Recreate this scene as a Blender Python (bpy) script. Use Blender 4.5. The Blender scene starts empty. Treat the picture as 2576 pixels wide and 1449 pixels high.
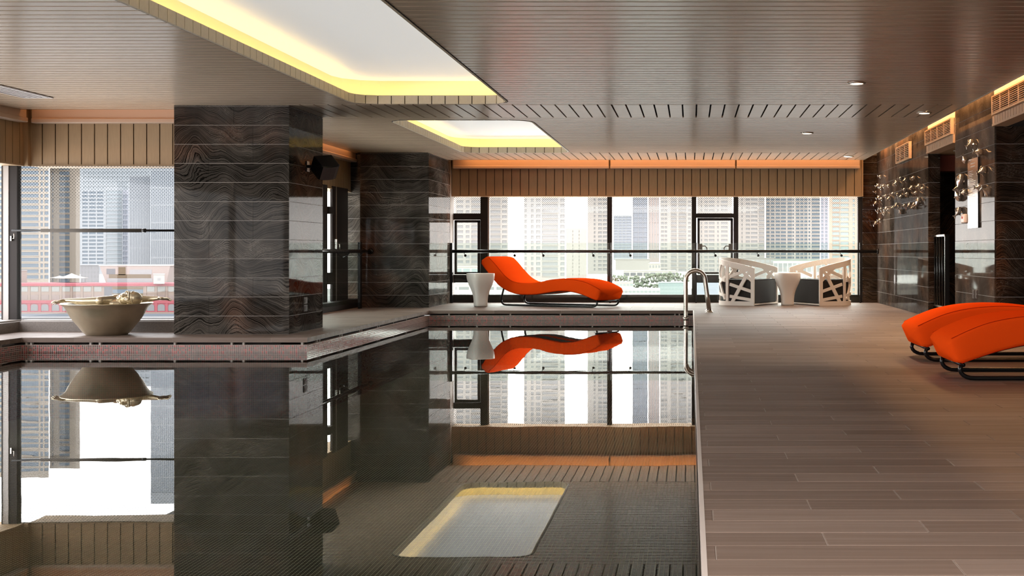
import bpy, bmesh, math, random
from mathutils import Vector, Matrix
sc = bpy.context.scene
R = math.radians
F = 3250.0; VX, VY, EYE = 1738.0, 634.0, 0.9

# ---------------------------------------------------------------- camera
cam_d = bpy.data.cameras.new('camera'); cam = bpy.data.objects.new('camera', cam_d)
sc.collection.objects.link(cam); sc.camera = cam
cam.location = (0, 0, EYE); cam.rotation_euler = (R(90), 0, 0)
cam_d.sensor_width = 36.0; cam_d.lens = 36.0 * F / 2576.0
cam_d.shift_x = (1288.0 - VX) / 2576.0; cam_d.shift_y = -(724.5 - VY) / 2576.0
cam_d.clip_start = 0.05; cam_d.clip_end = 4000

# ---------------------------------------------------------------- sky, exposure
w = bpy.data.worlds.new('overcast_sky'); sc.world = w; w.use_nodes = True
wn = w.node_tree.nodes; wl = w.node_tree.links; wn.clear()
wo = wn.new('ShaderNodeOutputWorld'); wb = wn.new('ShaderNodeBackground')
wg = wn.new('ShaderNodeNewGeometry'); ws = wn.new('ShaderNodeSeparateXYZ'); wr = wn.new('ShaderNodeValToRGB')
wt = wn.new('ShaderNodeTexCoord')
wl.new(wt.outputs['Generated'], ws.inputs[0]); wl.new(ws.outputs['Z'], wr.inputs[0])
wr.color_ramp.elements[0].position = 0.0; wr.color_ramp.elements[0].color = (1.0, 0.945, 0.885, 1)
wr.color_ramp.elements[1].position = 0.6; wr.color_ramp.elements[1].color = (0.96, 0.95, 0.94, 1)
wl.new(wr.outputs[0], wb.inputs[0]); wb.inputs[1].default_value = 5.6
wl.new(wb.outputs[0], wo.inputs[0])
vs = sc.view_settings
sc.display_settings.display_device = 'sRGB'
vs.view_transform = 'Standard'; vs.look = 'None'; vs.gamma = 1.0; vs.use_curve_mapping = False
vs.exposure = 0.85
cy = sc.cycles
cy.max_bounces = 9; cy.diffuse_bounces = 4; cy.glossy_bounces = 5; cy.transmission_bounces = 4; cy.transparent_max_bounces = 16
cy.sample_clamp_indirect = 6.0; cy.caustics_reflective = False; cy.caustics_refractive = False

def area(name, loc, rot, sx, sy, power, color):
    l = bpy.data.lights.new(name, 'AREA'); l.shape = 'RECTANGLE'; l.size = sx; l.size_y = sy
    l.energy = power; l.color = color
    o = bpy.data.objects.new(name, l); sc.collection.objects.link(o)
    o.location = loc; o.rotation_euler = rot
    return o
# linear wash lights in the ceiling coves (warm LED), behind the ceiling edge
WARM = (1.0, 0.42, 0.13)
area('cove_wash_back', (-0.5, 22.68, 2.66), (R(12), 0, 0), 7.0, 0.06, 15, WARM)
area('cove_wash_left', (-6.6, 14.60, 2.66), (R(10), 0, 0), 1.8, 0.05, 1.0, WARM)
area('cove_wash_side', (-5.46, 18.2, 2.66), (0, R(12), 0), 0.05, 5.2, 8, WARM)
area('cove_wash_right', (3.22, 15.5, 2.78), (0, R(-25), 0), 0.05, 14.0, 85, (1.0, 0.50, 0.20))
# unseen fill light added overhead and behind the camera to brighten the room
area('overhead_fill_light', (-1.5, -1.6, 2.48), (0, 0, 0), 8.0, 7.0, 700, (1.0, 0.94, 0.88))

# ---------------------------------------------------------------- materials
def mat(name):
    m = bpy.data.materials.new(name); m.use_nodes = True
    n = m.node_tree.nodes; n.clear()
    return m, n, m.node_tree.links
def N(n, t, **kw):
    x = n.new('ShaderNode' + t)
    for k, v in kw.items(): setattr(x, k, v)
    return x
def ramp(n, stops, interp='LINEAR'):
    r = n.new('ShaderNodeValToRGB'); r.color_ramp.interpolation = interp
    e = r.color_ramp.elements
    while len(e) < len(stops): e.new(0.5)
    for i, (p, c) in enumerate(stops):
        e[i].position = p; e[i].color = (c[0], c[1], c[2], 1) if not isinstance(c, (int, float)) else (c, c, c, 1)
    return r
def math_(n, l, op, a, b=None, c=None):
    x = n.new('ShaderNodeMath'); x.operation = op
    for i, v in enumerate((a, b, c)):
        if v is None: continue
        if isinstance(v, (int, float)): x.inputs[i].default_value = v
        else: l.new(v, x.inputs[i])
    return x.outputs[0]
def pbsdf(name, col, rough=0.5, metal=0.0, spec=0.5, noise=0.0, nscale=20.0, bump=0.0, stretch=(1, 1, 1), emis=None, es=0, coat=0.0, sheen=0.0):
    m, n, l = mat(name)
    o = N(n, 'OutputMaterial'); p = N(n, 'BsdfPrincipled'); l.new(p.outputs[0], o.inputs[0])
    p.inputs['Roughness'].default_value = rough; p.inputs['Metallic'].default_value = metal
    p.inputs['Specular IOR Level'].default_value = spec
    p.inputs['Base Color'].default_value = (*col, 1)
    if coat: p.inputs['Coat Weight'].default_value = coat; p.inputs['Coat Roughness'].default_value = 0.1
    if sheen: p.inputs['Sheen Weight'].default_value = sheen
    if noise or bump:
        g = N(n, 'NewGeometry'); mp = N(n, 'Mapping'); mp.inputs['Scale'].default_value = stretch
        l.new(g.outputs['Position'], mp.inputs[0])
        t = N(n, 'TexNoise'); t.inputs['Scale'].default_value = nscale; t.inputs['Detail'].default_value = 4
        l.new(mp.outputs[0], t.inputs[0])
        if noise:
            r = ramp(n, [(0.25, tuple(c * (1 - noise) for c in col)), (0.75, tuple(min(1, c * (1 + noise)) for c in col))])
            l.new(t.outputs[0], r.inputs[0]); l.new(r.outputs[0], p.inputs['Base Color'])
        if bump:
            b = N(n, 'Bump'); b.inputs['Strength'].default_value = bump; b.inputs['Distance'].default_value = 0.01
            l.new(t.outputs[0], b.inputs['Height']); l.new(b.outputs[0], p.inputs['Normal'])
    if emis: p.inputs['Emission Color'].default_value = (*emis, 1); p.inputs['Emission Strength'].default_value = es
    return m

M = {}
M['ceiling'] = pbsdf('ceiling_board_paint', (0.52, 0.410, 0.305), 0.22, 0.0, 1.0, noise=0.13, nscale=3.0, stretch=(1.5, 26, 26))
M['dark'] = pbsdf('dark_void', (0.012, 0.010, 0.010), 0.8)
M['fascia'] = pbsdf('fascia_board_paint', (0.35, 0.240, 0.135), 0.55, noise=0.07, nscale=30, stretch=(3, 3, 0.3))
M['skyfascia'] = pbsdf('skylight_fascia_paint', (0.52, 0.45, 0.34), 0.5, noise=0.05, nscale=30)
M['upstand'] = pbsdf('cove_upstand_paint', (0.85, 0.80, 0.62), 0.6)
M['frame'] = pbsdf('window_frame_bronze', (0.022, 0.017, 0.016), 0.55, 0.0, 0.25)
M['frameg'] = pbsdf('window_frame_pale', (0.42, 0.39, 0.37), 0.5)
M['black'] = pbsdf('black_metal', (0.010, 0.010, 0.011), 0.25, 0.3)
M['blackrail'] = pbsdf('rail_black_gloss', (0.012, 0.010, 0.010), 0.22, 0.0)
M['steel'] = pbsdf('brushed_steel', (0.62, 0.58, 0.53), 0.22, 1.0)
M['chrome'] = pbsdf('polished_steel', (0.97, 0.96, 0.95), 0.18, 0.9)
M['champagne'] = pbsdf('champagne_bronze', (0.70, 0.62, 0.46), 0.36, 0.9, noise=0.10, nscale=6, bump=0.05)
M['orange'] = pbsdf('orange_upholstery', (1.0, 0.088, 0.008), 1.0, spec=0.0, noise=0.04, nscale=300, bump=0.12)
M['orangedk'] = pbsdf('orange_piping', (0.55, 0.030, 0.004), 1.0, spec=0.0)
M['white'] = pbsdf('white_plastic', (0.93, 0.90, 0.87), 0.28)
M['whitematt'] = pbsdf('white_shell', (0.95, 0.91, 0.87), 0.45)
M['cushion'] = pbsdf('black_cushion', (0.022, 0.020, 0.020), 0.8, noise=0.2, nscale=120, bump=0.1)
M['curb'] = pbsdf('window_curb_stone', (0.20, 0.175, 0.160), 0.5, noise=0.2, nscale=60, bump=0.1)
M['support'] = pbsdf('support_concrete', (0.42, 0.39, 0.36), 0.7)
M['grout'] = pbsdf('deck_grout', (0.42, 0.36, 0.32), 0.8)
M['edge'] = pbsdf('edge_trim', (0.62, 0.56, 0.53), 0.35)
M['grillewood'] = pbsdf('grille_beige', (0.55, 0.40, 0.28), 0.45)
M['blind'] = pbsdf('blind_housing', (0.50, 0.37, 0.28), 0.5)
M['redbeam'] = pbsdf('red_brown_beam', (0.22, 0.05, 0.03), 0.6)
M['plate'] = pbsdf('switch_plate', (0.10, 0.08, 0.075), 0.6, spec=0.2)
M['phone'] = pbsdf('phone_pink_white', (0.75, 0.60, 0.55), 0.4)
M['lens'] = pbsdf('lamp_lens', (1, 0.95, 0.85), 0.4, emis=(1.0, 0.86, 0.66), es=5.0)
M['led'] = pbsdf('led_strip_yellow', (1, 0.8, 0.4), 0.4, emis=(1.0, 0.64, 0.13), es=13)
M['ledend'] = M['led']
M['plaster'] = pbsdf('plaster', (0.70, 0.64, 0.58), 0.8)
M['gauge'] = pbsdf('drain_grey', (0.10, 0.09, 0.08), 0.9, spec=0.1)

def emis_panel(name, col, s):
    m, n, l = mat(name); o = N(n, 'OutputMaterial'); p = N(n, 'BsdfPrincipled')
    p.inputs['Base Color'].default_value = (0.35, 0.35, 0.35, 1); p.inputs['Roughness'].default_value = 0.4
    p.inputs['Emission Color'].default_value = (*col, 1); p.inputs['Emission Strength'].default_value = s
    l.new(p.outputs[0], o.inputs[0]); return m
M['glowpanel'] = emis_panel('skylight_emissive_panel', (0.86, 0.85, 0.82), 0.34)  # pale panel given an even emission of its own, closed roof above

def deck_mat():
    m, n, l = mat('stone_deck_planks'); o = N(n, 'OutputMaterial'); p = N(n, 'BsdfPrincipled'); l.new(p.outputs[0], o.inputs[0])
    g = N(n, 'NewGeometry'); s = N(n, 'SeparateXYZ'); l.new(g.outputs['Position'], s.inputs[0])
    row = math_(n, l, 'FLOOR', math_(n, l, 'DIVIDE', math_(n, l, 'SUBTRACT', s.outputs['Y'], 3.963), 0.184))
    cx = math_(n, l, 'FLOOR', math_(n, l, 'DIVIDE', math_(n, l, 'SUBTRACT', s.outputs['X'], math_(n, l, 'MULTIPLY_ADD', row, 0.345, 0.42)), 1.035))
    c = N(n, 'CombineXYZ'); l.new(cx, c.inputs[0]); l.new(row, c.inputs[1])
    wn_ = N(n, 'TexWhiteNoise'); wn_.noise_dimensions = '3D'; l.new(c.outputs[0], wn_.inputs['Vector'])
    mp = N(n, 'Mapping'); mp.inputs['Scale'].default_value = (0.7, 16, 16); l.new(g.outputs['Position'], mp.inputs[0])
    add = N(n, 'VectorMath'); add.operation = 'ADD'
    sc_ = N(n, 'VectorMath'); sc_.operation = 'SCALE'; sc_.inputs['Scale'].default_value = 30; l.new(wn_.outputs['Color'], sc_.inputs[0])
    l.new(mp.outputs[0], add.inputs[0]); l.new(sc_.outputs[0], add.inputs[1])
    t = N(n, 'TexNoise'); t.inputs['Scale'].default_value = 2.2; t.inputs['Detail'].default_value = 6; l.new(add.outputs[0], t.inputs[0])
    f = math_(n, l, 'ADD', math_(n, l, 'MULTIPLY', t.outputs[0], 0.6), math_(n, l, 'MULTIPLY', wn_.outputs['Value'], 0.42))
    r = ramp(n, [(0.20, (0.150, 0.105, 0.083)), (0.50, (0.195, 0.142, 0.115)), (0.80, (0.265, 0.200, 0.168))])
    l.new(f, r.inputs[0]); l.new(r.outputs[0], p.inputs['Base Color'])
    rr = ramp(n, [(0.3, 0.62), (0.7, 0.46)]); l.new(t.outputs[0], rr.inputs[0]); l.new(rr.outputs[0], p.inputs['Roughness'])
    b = N(n, 'Bump'); b.inputs['Strength'].default_value = 0.12; b.inputs['Distance'].default_value = 0.004
    l.new(t.outputs[0], b.inputs['Height']); l.new(b.outputs[0], p.inputs['Normal'])
    return m
M['deck'] = deck_mat()

def marble(name, tint, dark, light, seed, brown, spec, freq=44.0):
    m, n, l = mat(name); o = N(n, 'OutputMaterial')
    g = N(n, 'NewGeometry'); off = N(n, 'VectorMath'); off.operation = 'ADD'; off.inputs[1].default_value = (seed, seed * 1.7, 0)
    l.new(g.outputs['Position'], off.inputs[0])
    big = N(n, 'TexNoise'); big.inputs['Scale'].default_value = 1.0; big.inputs['Detail'].default_value = 1.6; big.inputs['Roughness'].default_value = 0.35
    bmp = N(n, 'Mapping'); bmp.inputs['Scale'].default_value = (1.9, 1.9, 0.85); l.new(off.outputs[0], bmp.inputs[0]); l.new(bmp.outputs[0], big.inputs[0])
    s = N(n, 'SeparateXYZ'); l.new(g.outputs['Position'], s.inputs[0])
    fine = N(n, 'TexNoise'); fine.inputs['Scale'].default_value = 9; fine.inputs['Detail'].default_value = 5; l.new(off.outputs[0], fine.inputs[0])
    v = math_(n, l, 'ADD', math_(n, l, 'MULTIPLY', big.outputs[0], 1.02), math_(n, l, 'MULTIPLY', s.outputs['Z'], 1.0))
    v = math_(n, l, 'ADD', v, math_(n, l, 'MULTIPLY', fine.outputs[0], 0.05))
    ph = math_(n, l, 'MULTIPLY', v, freq)
    # one vein family, uneven spacing
    wob = N(n, 'TexNoise'); wob.noise_dimensions = '1D'; wob.inputs['Scale'].default_value = 2.3; wob.inputs['Detail'].default_value = 3; l.new(ph, wob.inputs['W'])
    ph2 = math_(n, l, 'ADD', ph, math_(n, l, 'MULTIPLY', wob.outputs[0], 2.0))
    fr = math_(n, l, 'FRACT', ph2)
    r1 = ramp(n, [(0.0, dark), (0.10, dark), (0.30, tint), (0.62, tuple(c * 1.25 for c in tint)), (0.80, light), (0.86, tint), (1.0, dark)])
    l.new(fr, r1.inputs[0])
    # low-frequency tone
    lo = N(n, 'TexNoise'); lo.inputs['Scale'].default_value = 2.6; lo.inputs['Detail'].default_value = 3; l.new(off.outputs[0], lo.inputs[0])
    r2 = ramp(n, [(0.35, (0.55, 0.55, 0.55)), (0.65, (1.25, 1.25, 1.25))]); l.new(lo.outputs[0], r2.inputs[0])
    mul = N(n, 'MixRGB'); mul.blend_type = 'MULTIPLY'; mul.inputs[0].default_value = 1; l.new(r1.outputs[0], mul.inputs[1]); l.new(r2.outputs[0], mul.inputs[2])
    br = N(n, 'TexNoise'); br.inputs['Scale'].default_value = 1.1; br.inputs['Detail'].default_value = 4
    o2 = N(n, 'VectorMath'); o2.operation = 'ADD'; o2.inputs[1].default_value = (seed + 9, 4, 2); l.new(g.outputs['Position'], o2.inputs[0]); l.new(o2.outputs[0], br.inputs[0])
    rb = ramp(n, [(0.52, 0.0), (0.72, 1.0)]); l.new(br.outputs[0], rb.inputs[0])
    mb = N(n, 'MixRGB'); mb.blend_type = 'MULTIPLY'; mb.inputs[2].default_value = (*brown, 1)
    l.new(rb.outputs[0], mb.inputs[0]); l.new(mul.outputs[0], mb.inputs[1])
    # thin pale cracks, sparse
    wv = N(n, 'VectorMath'); wv.operation = 'MULTIPLY_ADD'; wv.inputs[1].default_value = (0.9, 0.9, 0.9)
    l.new(fine.outputs['Color'], wv.inputs[0]); l.new(off.outputs[0], wv.inputs[2])
    vo = N(n, 'TexVoronoi'); vo.feature = 'DISTANCE_TO_EDGE'; vo.inputs['Scale'].default_value = 8.0; l.new(wv.outputs[0], vo.inputs[0])
    rc = ramp(n, [(0.0, 1.0), (0.022, 0.0)]); l.new(vo.outputs['Distance'], rc.inputs[0])
    msk = ramp(n, [(0.53, 0.0), (0.63, 0.65)]); l.new(lo.outputs[0], msk.inputs[0])
    mc = N(n, 'MixRGB'); mc.inputs[2].default_value = (0.36, 0.33, 0.30, 1)
    l.new(math_(n, l, 'MULTIPLY', rc.outputs[0], msk.outputs[0]), mc.inputs[0]); l.new(mb.outputs[0], mc.inputs[1])
    oi = N(n, 'ObjectInfo'); mrn = N(n, 'MapRange'); mrn.inputs['To Min'].default_value = 0.78; mrn.inputs['To Max'].default_value = 1.25; l.new(oi.outputs['Random'], mrn.inputs['Value'])
    mo = N(n, 'VectorMath'); mo.operation = 'SCALE'; l.new(mc.outputs[0], mo.inputs[0]); l.new(mrn.outputs[0], mo.inputs['Scale'])
    df = N(n, 'BsdfDiffuse'); l.new(mo.outputs[0], df.inputs[0])
    gl = N(n, 'BsdfGlossy'); gl.inputs['Roughness'].default_value = 0.035
    b = N(n, 'Bump'); b.inputs['Strength'].default_value = 0.02; b.inputs['Distance'].default_value = 0.004
    l.new(fine.outputs[0], b.inputs['Height']); l.new(b.outputs[0], gl.inputs['Normal'])
    fr_ = N(n, 'Fresnel'); fr_.inputs[0].default_value = 1.5
    mx = N(n, 'MixShader'); l.new(math_(n, l, 'MULTIPLY', fr_.outputs[0], spec), mx.inputs[0]); l.new(df.outputs[0], mx.inputs[1]); l.new(gl.outputs[0], mx.inputs[2]); l.new(mx.outputs[0], o.inputs[0])
    return m
M['marble'] = marble('grey_wave_marble', (0.066, 0.059, 0.052), (0.006, 0.0055, 0.005), (0.150, 0.133, 0.116), 3.1, (1.4, 0.85, 0.65), 0.20)
M['marbleb'] = marble('brown_wave_marble', (0.044, 0.029, 0.021), (0.006, 0.005, 0.004), (0.12, 0.090, 0.066), 8.4, (1.9, 0.95, 0.5), 0.26)
M['marblec'] = marble('soft_brown_marble', (0.070, 0.058, 0.050), (0.050, 0.041, 0.035), (0.086, 0.072, 0.062), 5.7, (1.4, 0.9, 0.62), 0.26, 58.0)
M['joint'] = pbsdf('marble_joint', (0.33, 0.31, 0.29), 0.6)

def mosaic(name, pitch, grout_w, groutc, cols, plane):
    m, n, l = mat(name); o = N(n, 'OutputMaterial'); p = N(n, 'BsdfPrincipled'); l.new(p.outputs[0], o.inputs[0])
    g = N(n, 'NewGeometry'); s = N(n, 'SeparateXYZ'); l.new(g.outputs['Position'], s.inputs[0])
    if plane == 'h': a, b_ = s.outputs['X'], s.outputs['Y']
    else: a, b_ = math_(n, l, 'ADD', s.outputs['X'], s.outputs['Y']), s.outputs['Z']
    ua = math_(n, l, 'DIVIDE', math_(n, l, 'ADD', a, 100.0), pitch); ub = math_(n, l, 'DIVIDE', math_(n, l, 'ADD', b_, 100.0), pitch)
    def edge(u): return math_(n, l, 'LESS_THAN', math_(n, l, 'FRACT', u), grout_w)
    e = math_(n, l, 'MAXIMUM', edge(ua), edge(ub))
    c = N(n, 'CombineXYZ'); l.new(math_(n, l, 'FLOOR', ua), c.inputs[0]); l.new(math_(n, l, 'FLOOR', ub), c.inputs[1])
    wn_ = N(n, 'TexWhiteNoise'); wn_.noise_dimensions = '3D'; l.new(c.outputs[0], wn_.inputs['Vector'])
    r = ramp(n, cols, 'CONSTANT'); l.new(wn_.outputs['Value'], r.inputs[0])
    mx = N(n, 'MixRGB'); l.new(e, mx.inputs[0]); l.new(r.outputs[0], mx.inputs[1]); mx.inputs[2].default_value = (*groutc, 1)
    l.new(mx.outputs[0], p.inputs['Base Color'])
    rr = math_(n, l, 'MULTIPLY_ADD', e, 0.5, 0.15); l.new(rr, p.inputs['Roughness'])
    bp = N(n, 'Bump'); bp.inputs['Strength'].default_value = 0.5; bp.inputs['Distance'].default_value = 0.002; bp.invert = True
    l.new(e, bp.inputs['Height']); l.new(bp.outputs[0], p.inputs['Normal'])
    return m
M['mosaic'] = mosaic('waterline_mosaic', 0.0197, 0.26, (0.62, 0.50, 0.46),
    [(0.0, (0.05, 0.018, 0.018)), (0.3, (0.16, 0.018, 0.018)), (0.5, (0.34, 0.020, 0.022)), (0.68, (0.065, 0.024, 0.022)), (0.85, (0.11, 0.07, 0.06))], 'v')
M['poolfloor'] = mosaic('pool_floor_mosaic', 0.025, 0.15, (0.95, 1.0, 0.80),
    [(0.0, (0.045, 0.042, 0.036)), (0.3, (0.070, 0.052, 0.042)), (0.5, (0.095, 0.036, 0.026)), (0.68, (0.038, 0.043, 0.036)), (0.85, (0.058, 0.050, 0.042))], 'h')

def water_mat():
    m, n, l = mat('pool_water'); o = N(n, 'OutputMaterial'); mx = N(n, 'MixShader')
    t = N(n, 'BsdfTransparent'); t.inputs[0].default_value = (0.92, 0.96, 0.92, 1)
    gl = N(n, 'BsdfGlossy'); gl.inputs['Roughness'].default_value = 0.0; gl.inputs[0].default_value = (0.96, 0.97, 0.97, 1)
    fr = N(n, 'Fresnel'); fr.inputs[0].default_value = 1.48
    g = N(n, 'NewGeometry'); no = N(n, 'TexNoise'); no.inputs['Scale'].default_value = 1.1; no.inputs['Detail'].default_value = 2
    l.new(g.outputs['Position'], no.inputs[0])
    no2 = N(n, 'TexNoise'); no2.inputs['Scale'].default_value = 7.0; no2.inputs['Detail'].default_value = 1; l.new(g.outputs['Position'], no2.inputs[0])
    h = math_(n, l, 'MULTIPLY_ADD', no2.outputs[0], 0.05, no.outputs[0])
    b = N(n, 'Bump'); b.inputs['Strength'].default_value = 0.10; b.inputs['Distance'].default_value = 0.005
    l.new(h, b.inputs['Height']); l.new(b.outputs[0], gl.inputs['Normal']); l.new(b.outputs[0], fr.inputs['Normal'])
    l.new(fr.outputs[0], mx.inputs[0]); l.new(t.outputs[0], mx.inputs[1]); l.new(gl.outputs[0], mx.inputs[2]); l.new(mx.outputs[0], o.inputs[0])
    return m
M['water'] = water_mat()

def glass_mat(name, tint=(0.97, 0.98, 0.98), dots=None, ior=1.45):
    m, n, l = mat(name); o = N(n, 'OutputMaterial'); mx = N(n, 'MixShader')
    t = N(n, 'BsdfTransparent'); t.inputs[0].default_value = (*tint, 1)
    gl = N(n, 'BsdfGlossy'); gl.inputs['Roughness'].default_value = 0.02
    fr = N(n, 'Fresnel'); fr.inputs[0].default_value = ior
    g0 = N(n, 'NewGeometry')   # reflect at the entry face only: the thin pane does not bend the ray
    l.new(math_(n, l, 'MULTIPLY', fr.outputs[0], math_(n, l, 'SUBTRACT', 1.0, g0.outputs['Backfacing'])), mx.inputs[0]); l.new(t.outputs[0], mx.inputs[1]); l.new(gl.outputs[0], mx.inputs[2])
    out = mx.outputs[0]
    if dots:
        pitch, ztop, zbot, colr = dots
        g = N(n, 'NewGeometry'); s = N(n, 'SeparateXYZ'); l.new(g.outputs['Position'], s.inputs[0])
        a = math_(n, l, 'ADD', math_(n, l, 'ADD', s.outputs['X'], s.outputs['Y']), 100.0)
        zz = s.outputs['Z']
        def cell(offa, offz):
            fa = math_(n, l, 'SUBTRACT', math_(n, l, 'FRACT', math_(n, l, 'DIVIDE', math_(n, l, 'ADD', a, offa), pitch)), 0.5)
            fz = math_(n, l, 'SUBTRACT', math_(n, l, 'FRACT', math_(n, l, 'DIVIDE', math_(n, l, 'ADD', zz, 10 + offz), pitch)), 0.5)
            return math_(n, l, 'SQRT', math_(n, l, 'ADD', math_(n, l, 'MULTIPLY', fa, fa), math_(n, l, 'MULTIPLY', fz, fz)))
        d = math_(n, l, 'MINIMUM', cell(0, 0), cell(pitch / 2, pitch / 2))
        mr = N(n, 'MapRange'); mr.inputs['From Min'].default_value = zbot; mr.inputs['From Max'].default_value = ztop
        mr.inputs['To Min'].default_value = 0.04; mr.inputs['To Max'].default_value = 0.25; l.new(zz, mr.inputs['Value'])
        inside = math_(n, l, 'LESS_THAN', d, mr.outputs[0])
        inside = math_(n, l, 'MULTIPLY', inside, math_(n, l, 'GREATER_THAN', zz, zbot))
        dt = N(n, 'BsdfTransparent'); dt.inputs[0].default_value = (*colr, 1)
        tl = N(n, 'BsdfDiffuse'); tl.inputs[0].default_value = (0.10, 0.105, 0.11, 1)
        ds = N(n, 'MixShader'); ds.inputs[0].default_value = 0.0; l.new(dt.outputs[0], ds.inputs[1]); l.new(tl.outputs[0], ds.inputs[2])
        m2 = N(n, 'MixShader'); l.new(inside, m2.inputs[0]); l.new(out, m2.inputs[1]); l.new(ds.outputs[0], m2.inputs[2]); out = m2.outputs[0]
    l.new(out, o.inputs[0]); return m
M['glassback'] = glass_mat('window_glass_fritted_back', (0.97, 0.97, 0.97), (0.037, 1.90, 1.30, (0.55, 0.54, 0.54)))
M['glassleft'] = glass_mat('window_glass_fritted_left', (0.80, 0.81, 0.83), (0.037, 1.90, 1.27, (0.50, 0.52, 0.54)))
M['glass'] = glass_mat('clear_glass', (0.95, 0.97, 0.97))
M['railglass'] = glass_mat('balustrade_glass', (0.90, 0.95, 0.93), ior=1.5)
M['glassedge'] = pbsdf('glass_edge', (0.10, 0.22, 0.18), 0.1)
M['plaque'] = pbsdf('plaque_steel', (0.58, 0.54, 0.50), 0.20, 1.0)
M['plaquetext'] = pbsdf('plaque_text', (0.75, 0.70, 0.65), 0.5)

def hazed_ext(name, col, **k): return pbsdf('ext_hazed_' + name, tuple(c * 0.225 for c in col), 0.85, spec=0.1, **k)  # aerial haze painted in as paler colours, all dimmed against the sky

# ---------------------------------------------------------------- mesh helpers
class MB:
    def __init__(s): s.v = []; s.f = []; s.mi = []; s.sm = []
    def add(s, vs, fs, mi=0, sm=False):
        b = len(s.v); s.v += [tuple(p) for p in vs]
        for f in fs: s.f.append([i + b for i in f]); s.mi.append(mi); s.sm.append(sm)
        return s
    def box(s, x0, x1, y0, y1, z0, z1, mi=0):
        v = [(x0, y0, z0), (x1, y0, z0), (x1, y1, z0), (x0, y1, z0), (x0, y0, z1), (x1, y0, z1), (x1, y1, z1), (x0, y1, z1)]
        return s.add(v, [(0, 3, 2, 1), (4, 5, 6, 7), (0, 1, 5, 4), (1, 2, 6, 5), (2, 3, 7, 6), (3, 0, 4, 7)], mi)
    def prism(s, pts, z0, z1, mi=0):
        n = len(pts)
        v = [(x, y, z0) for x, y in pts] + [(x, y, z1) for x, y in pts]
        f = [tuple(range(n))[::-1], tuple(range(n, 2 * n))] + [(i, (i + 1) % n, n + (i + 1) % n, n + i) for i in range(n)]
        return s.add(v, f, mi)
    def tube(s, pts, r, n=10, mi=0, closed=False, caps=True):
        pts = [Vector(p) for p in pts]; rs = r if isinstance(r, (list, tuple)) else [r] * len(pts)
        m = len(pts); vs_ = []; prev = None
        for i, p in enumerate(pts):
            if closed: t = (pts[(i + 1) % m] - pts[i - 1])
            else: t = (pts[min(i + 1, m - 1)] - pts[max(i - 1, 0)])
            t.normalize()
            if prev is None:
                a = Vector((0, 0, 1)) if abs(t.z) < 0.9 else Vector((1, 0, 0))
                u = t.cross(a).normalized()
            else:
                u = (prev - t * prev.dot(t)).normalized()
            prev = u; w_ = t.cross(u)
            for k in range(n):
                a = 2 * math.pi * k / n
                vs_.append(p + (u * math.cos(a) + w_ * math.sin(a)) * rs[i])
        fs = []
        for i in range(m if closed else m - 1):
            j = (i + 1) % m
            for k in range(n):
                k2 = (k + 1) % n
                fs.append((i * n + k, i * n + k2, j * n + k2, j * n + k))
        if caps and not closed:
            fs.append(tuple(range(n))[::-1]); fs.append(tuple(range((m - 1) * n, m * n)))
        return s.add(vs_, fs, mi, True)
    def lathe(s, prof, c=(0, 0, 0), n=32, mi=0, axis='z'):
        vs_ = []
        for r, z in prof:
            for k in range(n):
                a = 2 * math.pi * k / n
                if axis == 'z': vs_.append((c[0] + r * math.cos(a), c[1] + r * math.sin(a), c[2] + z))
                elif axis == 'x': vs_.append((c[0] + z, c[1] + r * math.cos(a), c[2] + r * math.sin(a)))
                else: vs_.append((c[0] + r * math.cos(a), c[1] + z, c[2] + r * math.sin(a)))
        fs = [(i * n + k, i * n + (k + 1) % n, (i + 1) * n + (k + 1) % n, (i + 1) * n + k) for i in range(len(prof) - 1) for k in range(n)]
        return s.add(vs_, fs, mi, True)
    def ball(s, c, rx, ry, rz, n=12, m=8, mi=0, rot=None):
        vs_ = []; 
        for i in range(m + 1):
            th = math.pi * i / m
            for k in range(n):
                a = 2 * math.pi * k / n
                p = Vector((rx * math.sin(th) * math.cos(a), ry * math.sin(th) * math.sin(a), rz * math.cos(th)))
                if rot: p = rot @ p
                vs_.append(p + Vector(c))
        fs = [(i * n + k, (i + 1) * n + k, (i + 1) * n + (k + 1) % n, i * n + (k + 1) % n) for i in range(m) for k in range(n)]
        return s.add(vs_, fs, mi, True)
    def mesh(s, name, mats, autosmooth=False):
        me = bpy.data.meshes.new(name); me.from_pydata(s.v, [], s.f)
        for m_ in (mats if isinstance(mats, (list, tuple)) else [mats]): me.materials.append(m_)
        me.polygons.foreach_set('material_index', s.mi); me.polygons.foreach_set('use_smooth', s.sm)
        me.update(); return me
    def build(s, name, mats, parent=None, loc=None, rz=0):
        return put(name, s.mesh(name, mats), parent, loc, rz)
def put(name, me, parent=None, loc=None, rz=0):
    o = bpy.data.objects.new(name, me); sc.collection.objects.link(o)
    if parent is not None: o.parent = parent
    if loc: o.location = loc
    if rz: o.rotation_euler = (0, 0, rz)
    return o
def fixnormals(o):
    bm = bmesh.new(); bm.from_mesh(o.data); bmesh.ops.remove_doubles(bm, verts=bm.verts, dist=1e-5); bmesh.ops.recalc_face_normals(bm, faces=bm.faces)
    bm.to_mesh(o.data); bm.free(); return o
def empty(name, loc=(0, 0, 0), rz=0, parent=None):
    o = bpy.data.objects.new(name, None); sc.collection.objects.link(o); o.location = loc; o.rotation_euler = (0, 0, rz)
    o.empty_display_size = 0.1
    if parent is not None: o.parent = parent
    return o
def tag(o, label=None, cat=None, group=None, kind=None):
    if label: o['label'] = label
    if cat: o['category'] = cat
    if group: o['group'] = group
    if kind: o['kind'] = kind
    return o
def structure(name, label=None): return tag(empty(name), label, kind='structure')
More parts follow.
